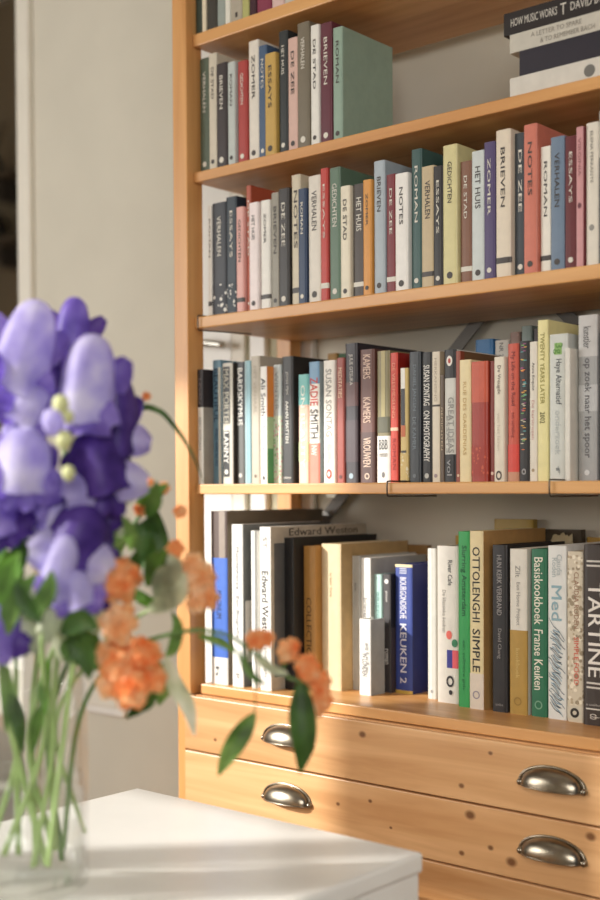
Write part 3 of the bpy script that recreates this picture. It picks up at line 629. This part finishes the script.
for (t, c, lab, deco, x0, L, ttl) in STK:
    r = thing('book', lab, 'book', (x0+L/2, .02, zz), 'books lying in a stack on the second shelf')
    hl = L/2; th = .0024; dd = .19
    bm = B((-hl, 0, 0, hl, .003, t)); box(bm, -hl, .003, 0, hl, dd, th); box(bm, -hl, .003, t-th, hl, dd, t)
    local_obj('cover', bm, plain(c, .4, .05, 60), r)
    local_obj('pages', B((-hl+.003, .0031, th+.0001, hl-.003, dd-.003, t-th-.0001)), paper_m, r)
    if ttl == 'HOW MUSIC WORKS':
        bm = bmesh.new(); lettering(bm, ttl, lambda a, b: (-hl+.012+a*.075, -.0004, t*.33+b*t*.36)); local_obj('spine_lettering', bm, plain((206, 200, 188), .5, .04), r)
        bm = bmesh.new(); lettering(bm, 'DAVID BYRNE', lambda a, b: (-hl+.108+a*.07, -.0004, t*.33+b*t*.36)); local_obj('spine_lettering', bm, plain((206, 200, 188), .5, .04), r)
        bm = bmesh.new(); lettering(bm, 'T', lambda a, b: (-hl+.092+a*.009, -.0004, t*.25+b*t*.5)); local_obj('spine_emblem', bm, plain((206, 200, 188), .5, .04), r)
    elif ttl == 'LEARNING TO BREATHE':
        for q, (s_, xa, xb) in enumerate((('A LETTER TO SPARE', .035, .115), ('& TO REMEMBER BACH', .05, .135))):
            bm = bmesh.new(); lettering(bm, s_, lambda a, b: (-hl+xa+a*(xb-xa), -.0004, t*(.58-.42*q)+b*t*.26)); local_obj('spine_lettering', bm, plain((140, 132, 120), .5, .04), r)
    elif ttl == 'NOTES':
        bm = bmesh.new(); lettering(bm, 'NOTES', lambda a, b: (.01+a*.06, -.0004, t*.3+b*t*.4)); local_obj('spine_lettering', bm, plain((170, 70, 60), .5, .04), r)
    else:
        bm = bmesh.new()
        vs = [bm.verts.new((.759-x0-hl+.0085*math.cos(q*PI/14), -.0004, t*.5+.0085*math.sin(q*PI/14))) for q in range(28)]; bm.faces.new(vs)
        local_obj('spine_emblem', bm, plain((112, 110, 104), .5, .05), r)
    zz += t+.0004

# --- topmost shelf: only the feet of its books are in the frame
ZT = SH['top'][0]
TOP = [(.0018, .0160, .005, (52, 66, 56), 'dark green book first on the topmost shelf'), (.0185, .0097, .0045, (222, 208, 180), 'thin cream book second on the topmost shelf'),
 (.0289, .0250, .0052, (58, 54, 46), 'wide black brown book on the topmost shelf'), (.0552, .0190, .0047, (150, 158, 150), 'sage grey book on the topmost shelf'),
 (.0750, .0118, .0042, (226, 222, 208), 'thin white book on the topmost shelf'), (.0875, .0280, .0037, (176, 166, 148), 'wide stone beige book with a small dark mark on the topmost shelf'),
 (.1163, .0160, .0032, (178, 176, 110), 'yellow green book on the topmost shelf'), (.1331, .0158, .003, (60, 26, 36), 'blackish maroon book on the topmost shelf'),
 (.1498, .0325, .0033, (132, 52, 74), 'wide burgundy rose book on the topmost shelf'), (.1832, .0275, .004, (218, 186, 178), 'pale pink book on the topmost shelf'),
 (.2115, .0220, .004, (196, 190, 178), 'light grey book right of the pale pink one, topmost shelf')]
for k, (x, w, s, c, lab) in enumerate(TOP):
    book(x, s, ZT, w, rn.uniform(.19, .22), .14, c, lab, [('t', words[k % 10], .12, .5, .45, (220, 214, 200) if sum(c) < 330 else (70, 64, 60))]+([('p', .93, .97, -.1, .3, (60, 50, 46))] if k == 5 else []), group='books on the topmost shelf')

# ------------------------------------------------------------------ table
TZ = H-.45
tb = thing('side_table', 'white painted table with a deep edge carrying the glass flower vase', 'table', (.44, -.68, 0))
tm = plain((238, 236, 230), .32, .02, 14)
obj('tabletop', B((.176, -1.06, TZ-.026, .702, -.300, TZ), bevel=.005), tm, tb)
obj('apron', B((.180, -1.055, TZ-.13, .698, -.305, TZ-.0265), bevel=.002), tm, tb)
for x in (.186, .64):
    for y in (-1.05, -.362):
        obj('leg', B((x, y, 0, x+.052, y+.052, TZ-.1305), bevel=.004), tm, tb)

# ------------------------------------------------------------------ vase and flowers
RV = Vector((.757, .6535, 0)); NV = Vector((.6535, -.757, 0))
CV = Vector((.425, -.704, TZ))
U = .001136
def bq(a, b, d=0.):
    """point of the bouquet: a across and b up in steps of 1.136 mm, d metres forward of the stems' plane"""
    k = 1-d/1.42
    return CV+RV*(((a-300)*k+282)*U)+Vector((0, 0, ((517-b)*k+368)*U))+NV*d
vs_ = thing('glass_vase', 'clear glass cylinder vase of water holding the flowers on the white table', 'vase', CV)
R = .080
bm = bmesh.new()
lathe(bm, [(0, .0005), (R-.006, .0005), (R-.001, .004), (R, .012), (R, .150), (R-.003, .287), (R-.0038, .2895), (R-.0062, .2895), (R-.006, .150), (R-.004, .014), (R-.012, .010), (0, .010)], CV, 64)
glass_o = obj('glass', bm, glass('clear_glass', (.995, .997, .995), .45), vs_, True)
bm = bmesh.new()
lathe(bm, [(0, .0105), (R-.013, .0105), (R-.0062, .016), (R-.0066, .128), (R-.009, .1265), (0, .1265)], CV, 48)
obj('water', bm, glass('still_water', (.992, .997, .99), .4), vs_, True)

stem_m = plain((166, 192, 122), .5, .15, 30, sub=.1)
stem_d = plain((92, 124, 62), .5, .15, 30)
def leaf_mat(name, a, b): return petal_mat(name, a, b, tuple(int(x*.7) for x in a), 22)
LG = leaf_mat('leaf_green', (104, 144, 64), (150, 182, 104)); LD = leaf_mat('leaf_dark', (74, 112, 48), (110, 146, 74)); LP = leaf_mat('leaf_sunlit', (206, 216, 180), (236, 238, 214))  # LP: near-white tint paints leaves as if whitened by sun
LB = leaf_mat('leaf_bright', (120, 176, 66), (156, 200, 100))
PV = [petal_mat('petal_lilac', (208, 198, 244), (236, 230, 252), (178, 164, 230), 26), petal_mat('petal_violet', (140, 116, 206), (178, 158, 230), (108, 82, 180), 26), petal_mat('petal_deep', (88, 58, 150), (116, 86, 180), (62, 36, 116), 26)]  # first lilac is lightened so sunlit petal faces sit in the colour
PO = [petal_mat('petal_orange', (255, 184, 118), (255, 214, 162), (248, 138, 70), 60), petal_mat('petal_peach', (254, 208, 154), (255, 228, 190), (248, 176, 110), 60)]
budm = plain((206, 208, 150), .5, .12, 60)

def leaf(parent, pts, w, m, fold=.25, name='leaf', up=None):
    """lance leaf along a bent midrib"""
    sp = spline(pts, 5); n = len(sp)-1; bm = bmesh.new()
    rows = []
    for i, p in enumerate(sp):
        t = (sp[min(i+1, n)]-sp[max(i-1, 0)]).normalized()
        side = t.cross(up if up is not None else NV)
        if side.length < .2: side = t.cross(Vector((0, 0, 1)))
        side.normalize(); nrm = side.cross(t)
        q = i/n; ww = w*(math.sin(PI*min(1, q*.94+.04))**.85)*(1-.25*q)
        rows.append([bm.verts.new(p+side*ww*k*.5+nrm*abs(k)*ww*fold*.5) for k in (-1, -.5, 0, .5, 1)])
    for a, b in zip(rows, rows[1:]):
        for k in range(4): bm.faces.new((a[k], a[k+1], b[k+1], b[k]))
    return obj(name, bm, m, parent, True)
_sr = random.Random(21)
def stem(parent, pts, r=.0032, m=None, name='stem', r2=None):
    if name == 'stem':      # cut ends stand at different heights and lean differently
        pts = list(pts); k = _sr.uniform(0, .034); sw = RV*_sr.uniform(-.022, .022)+NV*_sr.uniform(-.02, .02)
        pts[0] = pts[0]+Vector((0, 0, k))+sw; pts[1] = pts[1]-sw*.6
        r = r*_sr.uniform(1.0, 1.55); r2 = r2 or r*.6
    bm = bmesh.new(); tube(bm, spline(pts, 6), r, 8, r2)
    return obj(name, bm, m or stem_m, parent, True)
def petal(bm, c, ax, nr, L, w, cup=.35, curl=0.):
    """broad rounded petal from c along ax, facing nr"""
    ax = ax.normalized(); nr = (nr-ax*nr.dot(ax)).normalized(); sd = ax.cross(nr)
    def f(u, v):
        k = v*2-1; ww = w*.5*(math.sin(PI*(.10+.82*u))**.7)
        return c+ax*L*u+sd*ww*k-nr*(cup*w*.5*(k*k)-curl*L*u*u)+nr*cup*L*.35*math.sin(PI*u)
    sheet(bm, f, 8, 6)
def monk_flower(parent, a, b, d, w, h, tilt, mi, seed, face=.2):
    """hooded bloom: tall helmet, two side petals, two lower petals, pale stamens"""
    rn = random.Random(seed); c = bq(a, b, d); W2 = w*U/2*1.0; H2 = h*U/2
    upv = (Vector((0, 0, 1))*math.cos(tilt)+RV*math.sin(tilt)).normalized()
    fwd = (NV*math.cos(face)+RV*math.sin(face)); fwd = (fwd-upv*fwd.dot(upv)).normalized(); sd = upv.cross(fwd)
    bm = bmesh.new()
    ph0 = rn.uniform(0, 6)
    def hood(u, v):      # u round the dome, v from crown down to the flared mouth
        th = (u-.5)*2*PI*.86; ph = PI*(.02+.74*v)
        r = math.sin(min(ph, PI*.62))**.8
        fl = 1+.30*max(0, v-.62)/.38
        rf = 1+.07*math.sin(5*th+ph0)*v+.10*math.exp(-(th/.25)**2)*v
        drop = .10*math.cos(th)*v*v+.05*math.sin(4*th+ph0)*v*v
        return c+upv*(H2*(.95*math.cos(ph)+.05-drop))+sd*(W2*r*math.sin(th)*fl*rf*.92)+fwd*(W2*.95*r*math.cos(th)*fl*rf)
    sheet(bm, hood, 22, 14)
    o = obj('flower', bm, PV[mi], parent, True)
    lo = c-upv*H2*.35
    for sx in (-1, 1):        # broad rear petals framing the helmet
        bm = bmesh.new()
        petal(bm, c-upv*H2*.25-fwd*W2*.35+sd*sx*W2*.35, upv*1.0+sd*sx*rn.uniform(.45, .8)-fwd*.15, fwd+sd*sx*.4, H2*rn.uniform(.85, 1.05), W2*1.15, .3, .15)
        obj('petal', bm, PV[min(2, mi+1)], o, True)
    for k, (sx, L, ww, dz) in enumerate(((-1, .95, .95, -.25), (1, .95, .95, -.25), (-.35, .85, .55, -1.1), (.4, .85, .55, -1.1))):
        bm = bmesh.new()
        ax = sd*sx*1.0+upv*(dz+rn.uniform(-.3, .3))+fwd*(.35+.3*rn.random())
        petal(bm, lo+fwd*W2*.3, ax, fwd+upv*.2, W2*1.55*L, W2*1.5*ww, .4, rn.uniform(-.2, .25))
        obj('petal', bm, PV[(mi+1) % 3 if k < 2 else min(2, mi+1 if rn.random() < .7 else mi)], o, True)
    bm = bmesh.new()
    for k in range(7):
        q = lo+fwd*W2*.9+sd*W2*.25*rn.uniform(-1, 1)-upv*W2*.3*rn.random()
        tube(bm, [lo+fwd*W2*.2, q], .0011, 5)
        bmesh.ops.create_icosphere(bm, subdivisions=1, radius=.0026, matrix=Matrix.Translation(q))
    obj('stamens', bm, budm, o, True)
    return o
def orange_head(parent, a, b, d, dia, mi, seed, name='flower'):
    """small ruffled rosette: three rings of cupped petals round a button"""
    rn = random.Random(seed); c = bq(a, b, d); r = dia*U/2
    ax = (NV+RV*rn.uniform(-.5, .5)+Vector((0, 0, rn.uniform(-.2, .6)))).normalized()
    q = ax.to_track_quat('Z', 'Y'); bm = bmesh.new()
    for ring, (n, el, L) in enumerate(((6, -.35, 1.0), (5, .25, .85), (4, .8, .7))):
        for k in range(n):
            th = 2*PI*(k+.37*ring+rn.uniform(-.1, .1))/n
            rad = q @ Vector((math.cos(th)*math.cos(el), math.sin(th)*math.cos(el), math.sin(el)))
            petal(bm, c+rad*r*.05, rad, ax, r*L*rn.uniform(.9, 1.1), r*rn.uniform(.8, 1.0), .5, .15)
    bmesh.ops.create_icosphere(bm, subdivisions=2, radius=r*.28, matrix=Matrix.Translation(c+ax*r*.25))
    return obj(name, bm, PO[mi], parent, True)
def bud(parent, a, b, d, dia, m=None, asp=1.4):
    bm = bmesh.new(); c = bq(a, b, d); r = dia*U/2
    lathe(bm, [(0, -r*asp), (r*.6, -r*.8*asp), (r, 0), (r*.75, r*.7*asp), (0, r*asp)], c, 12)
    return obj('bud', bm, m or budm, parent, True)

# purple stems
f1 = thing('monkshood_stem', 'violet hooded flower stem at the left frame edge, rising highest', 'flower', bq(20, 872, 0))
stem(f1, [bq(40, 866, .01), bq(12, 700, .02), bq(6, 560, .03), bq(22, 440, .03), bq(35, 330, .02)], .0034)
monk_flower(f1, 30, 352, .05, 54, 104, .30, 0, 1, .3)
monk_flower(f1, 36, 408, .06, 42, 48, .6, 0, 2)
monk_flower(f1, 2, 505, .07, 50, 72, -.2, 1, 3)
monk_flower(f1, 2, 622, .10, 44, 60, .1, 1, 4)
f2 = thing('monkshood_stem', 'slim violet flower stem with pale green buds between two larger blooms', 'flower', bq(10, 872, -.02))
stem(f2, [bq(28, 868, -.03), bq(40, 700, -.02), bq(60, 560, -.02), bq(70, 440, 0), bq(76, 320, -.02)], .003)
monk_flower(f2, 77, 335, -.02, 36, 74, .12, 1, 5, -.2)
monk_flower(f2, 62, 372, -.03, 34, 52, .0, 2, 6)
for a, b, d, s, m in ((66, 402, .12, 16, None), (58, 419, .12, 22, PV[0]), (69, 437, .12, 16, None), (73, 470, .12, 13, None), (73, 414, .12, 11, None)): bud(f2, a, b, d, s, m, 1.2)
f3 = thing('monkshood_stem', 'violet flower stem with the biggest pale hood, against the beige wall', 'flower', bq(30, 872, -.02))
stem(f3, [bq(62, 868, -.02), bq(50, 720, 0), bq(70, 580, .0), bq(95, 460, 0), bq(105, 370, -.01)], .0034)
monk_flower(f3, 94, 386, .06, 54, 100, .10, 0, 7, -.25)
monk_flower(f3, 116, 418, .03, 50, 96, .05, 2, 8, .5)
monk_flower(f3, 102, 466, .05, 58, 74, -.2, 2, 9, .3)
monk_flower(f3, 88, 508, .03, 46, 56, -.3, 1, 10)
f4 = thing('monkshood_stem', 'low violet flower stem drooping just above the vase rim', 'flower', bq(24, 872, .03))
stem(f4, [bq(24, 868, .02), bq(34, 740, .04), bq(45, 640, .05), bq(60, 560, .05), bq(66, 500, .04)], .0032)
monk_flower(f4, 28, 462, .07, 56, 72, .15, 0, 11, .3)
monk_flower(f4, 52, 498, .06, 34, 50, .5, 1, 16)
monk_flower(f4, 82, 536, .07, 60, 70, .35, 2, 12, .1)
monk_flower(f4, 96, 566, .06, 50, 66, -.1, 1, 13, .4)
monk_flower(f4, 60, 520, .05, 50, 60, -.4, 0, 14)
monk_flower(f4, 64, 566, .1, 34, 66, .25, 0, 15)
monk_flower(f4, 80, 588, .1, 34, 40, -.3, 0, 17)

# orange sprays
o1 = thing('orange_spray', 'orange flower spray with a dense cluster beside the vase rim', 'flower', bq(40, 872, .04))
stem(o1, [bq(70, 866, .04), bq(52, 740, .05), bq(80, 650, .06), bq(112, 610, .06)], .0026)
for k, (a, b, d, s, mi) in enumerate(((122, 576, .08, 46, 0), (119, 619, .10, 40, 1), (107, 652, .08, 30, 1), (122, 664, .10, 40, 0), (146, 650, .09, 34, 0), (112, 680, .1, 30, 1), (134, 688, .11, 36, 0), (154, 674, .08, 32, 0), (124, 646, .07, 32, 0))):
    orange_head(o1, a, b, d, s, mi, 20+k)
    bm = bmesh.new(); tube(bm, spline([bq(106, 630, .05), (bq(a, b, d)+bq(106, 630, .05))/2-NV*.01, bq(a, b, d)], 3), .0014, 6); obj('flower_stalk', bm, stem_m, o1, True)
leaf(o1, [bq(128, 640, .02), bq(150, 690, .03), bq(140, 705, .04), bq(128, 716, .05)], .022, LD)
leaf(o1, [bq(150, 655, .02), bq(166, 680, .03), bq(160, 704, .03)], .024, LG)
o2 = thing('orange_spray', 'peach flower spray in front of the left post with pale leaves', 'flower', bq(46, 872, 0))
stem(o2, [bq(78, 862, 0), bq(62, 720, 0), bq(110, 640, .01), bq(165, 600, .02), bq(196, 575, .03)], .0024)
for k, (a, b, d, s, mi) in enumerate(((181, 568, .03, 26, 1), (196, 563, .03, 24, 1), (206, 577, .04, 28, 1), (192, 583, .04, 26, 1), (209, 596, .04, 26, 1), (198, 602, .05, 22, 1), (178, 548, .02, 20, 0))):
    orange_head(o2, a, b, d, s, mi, 40+k)
leaf(o2, [bq(160, 600, .02), bq(166, 580, .04), bq(176, 566, .05), bq(172, 552, .05)], .030, LP)
leaf(o2, [bq(150, 610, .02), bq(168, 600, .04), bq(182, 590, .05), bq(188, 570, .05)], .026, LP)
leaf(o2, [bq(168, 655, .03), bq(176, 680, .05), bq(190, 705, .06), bq(196, 734, .06)], .022, LP)
leaf(o2, [bq(168, 655, .03), bq(176, 645, .03), bq(180, 625, .03), bq(174, 610, .03)], .016, LG)
o3 = thing('orange_spray', 'arching twig with small orange blooms and two hanging green leaves', 'flower', bq(50, 872, .02))
stem(o3, [bq(82, 858, .02), bq(70, 720, .02), bq(120, 655, .03), bq(180, 631, .04), bq(225, 632, .05), bq(262, 655, .05), bq(290, 676, .05), bq(312, 680, .05)], .0026, stem_d, r2=.0015)
for k, (a, b, d, s, mi) in enumerate(((257, 638, .055, 22, 0), (268, 637, .055, 18, 0), (290, 651, .055, 24, 0), (294, 644, .05, 16, 0), (308, 664, .055, 26, 0), (320, 681, .055, 25, 0), (322, 698, .055, 24, 0), (310, 672, .06, 20, 0), (318, 708, .055, 18, 1))):
    orange_head(o3, a, b, d, s, mi, 60+k)
    bm = bmesh.new(); s0 = bq(min(a-8, 300), min(b+22, 678) if a < 300 else 678, .05); tube(bm, [s0, bq(a, b, d)], .0012, 6); obj('flower_stalk', bm, stem_d, o3, True)
leaf(o3, [bq(302, 680, .05), bq(303, 710, .06), bq(305, 740, .065), bq(301, 772, .06)], .034, LD, .35)
leaf(o3, [bq(256, 712, .05), bq(244, 730, .055), bq(230, 752, .06), bq(219, 774, .06)], .026, LG, .3)
bm = bmesh.new(); tube(bm, spline([bq(244, 648, .05), bq(256, 680, .05), bq(256, 712, .05)], 4), .001, 6); obj('leaf_stalk', bm, stem_d, o3, True)
leaf(o3, [bq(200, 634, .045), bq(222, 640, .05), bq(240, 652, .05)], .012, LG)
leaf(o3, [bq(255, 655, .05), bq(275, 668, .06), bq(290, 672, .06)], .012, LP)
leaf(o3, [bq(240, 650, .05), bq(252, 672, .055), bq(268, 684, .055)], .010, LD)
o4 = thing('budding_sprig', 'leafy sprig with tiny orange buds reaching right of the purple flowers', 'flower', bq(30, 872, -.04))
stem(o4, [bq(48, 868, -.05), bq(60, 720, -.04), bq(100, 600, -.04), bq(140, 520, -.03), bq(168, 492, -.03)], .0024, stem_d)
stem(o4, [bq(118, 560, -.04), bq(130, 480, -.05), bq(142, 420, -.05), bq(150, 396, -.05)], .0012, stem_d, 'side_stalk')
for k, (a, b, s) in enumerate(((150, 397, 10), (143, 509, 15), (166, 488, 14), (183, 511, 15), (153, 482, 10))):
    orange_head(o4, a, b, -.02, s, 0, 80+k, 'bud')
leaf(o4, [bq(120, 520, -.02), bq(118, 512, 0), bq(108, 500, 0), bq(98, 492, 0)], .022, LP)
leaf(o4, [bq(125, 505, -.02), bq(138, 490, 0), bq(150, 478, 0)], .018, LP)
leaf(o4, [bq(140, 505, -.02), bq(155, 494, 0), bq(172, 484, 0)], .018, LB)
leaf(o4, [bq(150, 500, -.02), bq(158, 520, -.01), bq(166, 545, 0), bq(168, 570, 0)], .020, LD)
leaf(o4, [bq(150, 560, -.02), bq(152, 540, -.01), bq(148, 528, 0), bq(140, 575, 0)], .03, LD)
leaf(o4, [bq(140, 560, -.02), bq(156, 562, -.01), bq(166, 580, 0), bq(160, 612, 0)], .034, LD)
leaf(o4, [bq(128, 585, .0), bq(150, 600, .01), bq(170, 605, .02)], .016, LB)
leaf(o4, [bq(110, 545, -.02), bq(100, 530, -.01), bq(112, 508, 0), bq(124, 500, 0)], .016, LP)
for q, (pts, w_, m_) in enumerate((([(96, 520), (110, 502), (126, 496)], .024, LP), ([(128, 500), (144, 488), (152, 482)], .016, LB), ([(112, 548), (124, 534), (132, 516)], .018, LP),
        ([(150, 516), (158, 500), (160, 480)], .02, LD), ([(136, 548), (134, 530), (126, 514)], .016, LG), ([(150, 585), (158, 560), (170, 548)], .022, LG), ([(118, 590), (134, 570), (140, 548)], .022, LD))):
    leaf(o4, [bq(a, b, .01+.012*k+.004*q) for k, (a, b) in enumerate(pts)], w_, m_)
# long dark blade
gb = thing('grass_blade', 'thin dark arching grass blade crossing the left post', 'leaf', bq(36, 872, -.06))
leaf(gb, [bq(50, 868, -.06), bq(64, 740, -.06), bq(84, 600, -.06), bq(110, 470, -.05), bq(140, 414, -.05), bq(162, 412, -.05), bq(178, 428, -.05), bq(194, 452, -.05), bq(207, 484, -.05)], .0085, LD, .2, 'blade')
# leafy filler stems
fl = [('dense green leafy stem filling the left of the bouquet above the rim', 6, [(4, 545), (20, 560), (30, 590), (12, 600), (40, 620), (0, 585), (28, 540), (52, 600)], .03),
      ('leafy stem below the purple blooms, drooping over the vase rim', 60, [(70, 600), (84, 625), (96, 640), (76, 650), (110, 560), (60, 625), (90, 660)], .05),
      ('tall leafy stem whose tip shows at the upper left frame edge', -6, [(6, 330), (-6, 430), (10, 450), (2, 470), (-8, 380), (60, 500), (84, 492)], -.02),
      ('loose leafy stem between the orange and purple flowers', 90, [(120, 540), (112, 530), (130, 530), (100, 600), (90, 590)], 0)]
rn = random.Random(5)
for k, (lab, x0, tips, d) in enumerate(fl):
    t = thing('foliage_stem', lab, 'foliage', bq(14+6*k, 874, d*.4), 'green filler stems in the vase')
    sx = (16, 54, 4, 44)[k]
    a0, b0 = tips[0]
    stem(t, [bq(sx, 868, d*.3), bq(sx*.6+10, 740, d*.5), bq((x0+30)/2 if k != 2 else 4, 640, d), bq((x0+a0)/2, (640+b0)/2, d), bq(a0, b0+14, d)], .0028)
    for (a, b) in tips:
        br = bq((x0+a)/2+4, min(660, b+34), d)
        m = rn.choice((LG, LD, LG, LP, LB))
        L = rn.uniform(.8, 1.2)
        leaf(t, [br, (br+bq(a, b, d+.03))/2+Vector((0, 0, .008)), bq(a, b, d+.03), bq(a+rn.uniform(-16, 16), b+rn.uniform(4, 24), d+.045)], rn.uniform(.020, .032), m)

# leaves pressed against the inside of the vase and spilling over the rim
ft = bpy.data.objects['foliage_stem']; fu = bpy.data.objects['foliage_stem.001']
for q, (pts, w_, m_, par) in enumerate(((
    [(14, 690), (20, 715), (24, 750)], .020, LD, ft), ([(4, 650), (10, 690), (8, 730)], .018, LG, ft), ([(44, 700), (38, 725), (34, 752)], .016, LG, fu),
    ([(52, 655), (46, 690), (48, 712)], .015, LB, fu), ([(40, 650), (24, 622), (6, 606)], .026, LP, ft), ([(50, 640), (58, 612), (78, 604)], .024, LP, fu),
    ([(26, 640), (36, 606), (30, 580)], .022, LP, ft), ([(74, 640), (88, 650), (92, 676)], .026, LD, fu), ([(64, 630), (84, 616), (100, 626)], .028, LD, fu),
    ([(10, 630), (18, 596), (40, 570)], .026, LG, ft), ([(2, 600), (10, 570), (24, 548)], .024, LB, ft), ([(30, 615), (50, 590), (56, 566)], .022, LG, fu), ([(44, 618), (28, 596), (20, 574)], .02, LD, ft))):
    leaf(par, [bq(a, b, .045 if b > 640 and q < 4 else .085+.004*q) for a, b in pts], w_, m_)

# ------------------------------------------------------------------ light
az = Vector((.67, .742, 0)).normalized(); el = math.radians(24)
sd = az*math.cos(el)-Vector((0, 0, math.sin(el)))
L = bpy.data.lights.new('sun', 'SUN'); L.energy = 5.4; L.angle = math.radians(.9); L.color = (1, .97, .92)
so = bpy.data.objects.new('sun', L); COL.objects.link(so); so.rotation_euler = sd.to_track_quat('-Z', 'Y').to_euler(); so.location = (-3, -3, 3)
def area(name, loc, tgt, size, power, col):
    L = bpy.data.lights.new(name, 'AREA'); L.shape = 'RECTANGLE'; L.size, L.size_y = size; L.energy = power; L.color = col
    o = bpy.data.objects.new(name, L); COL.objects.link(o); o.location = loc
    o.rotation_euler = (Vector(tgt)-Vector(loc)).to_track_quat('-Z', 'Y').to_euler()
area('left_fill', (-1.7, -2.3, H+.4), (.3, 0, H-.1), (1.6, 1.2), 50, (1, .98, .95))  # soft fill lamp added at the left front, in the manner of skylight
area('right_fill', (2.2, -2.2, H+.6), (.4, .1, H-.1), (1.6, 1.0), 40, (1, .98, .95))  # second fill lamp, added at the right where no fixture stands
w = bpy.data.worlds.new('daylight'); sc.world = w; w.use_nodes = True
nt = w.node_tree; bg = nt.nodes['Background']
sky = nt.nodes.new('ShaderNodeTexSky'); sky.sky_type = 'HOSEK_WILKIE' if 'HOSEK_WILKIE' in [e.identifier for e in sky.bl_rna.properties['sky_type'].enum_items] else 'PREETHAM'
sky.sun_direction = (-sd).normalized(); sky.turbidity = 4
nt.links.new(sky.outputs[0], bg.inputs['Color']); bg.inputs['Strength'].default_value = .6

# ------------------------------------------------------------------ camera
cam = bpy.data.cameras.new('camera'); co = bpy.data.objects.new('camera', cam); COL.objects.link(co)
cam.sensor_fit = 'VERTICAL'; cam.sensor_height = 36; cam.lens = 50; cam.shift_y = 67/900; cam.clip_start = .05
fw = Vector((-.65325, .75680, -.02269)); rt = Vector((.75706, .65332, -.00523)); up = Vector((-.01086, .02060, .99973))
co.matrix_world = Matrix(((rt.x, up.x, -fw.x, 1.59059), (rt.y, up.y, -fw.y, -1.56045), (rt.z, up.z, -fw.z, H-.0003), (0, 0, 0, 1)))
cam.dof.use_dof = True; cam.dof.focus_distance = 1.92; cam.dof.aperture_fstop = 2.1
sc.camera = co
sc.cycles.transparent_max_bounces = 32
sc.view_settings.view_transform = 'Standard'; sc.view_settings.look = 'None'; sc.view_settings.exposure = 0
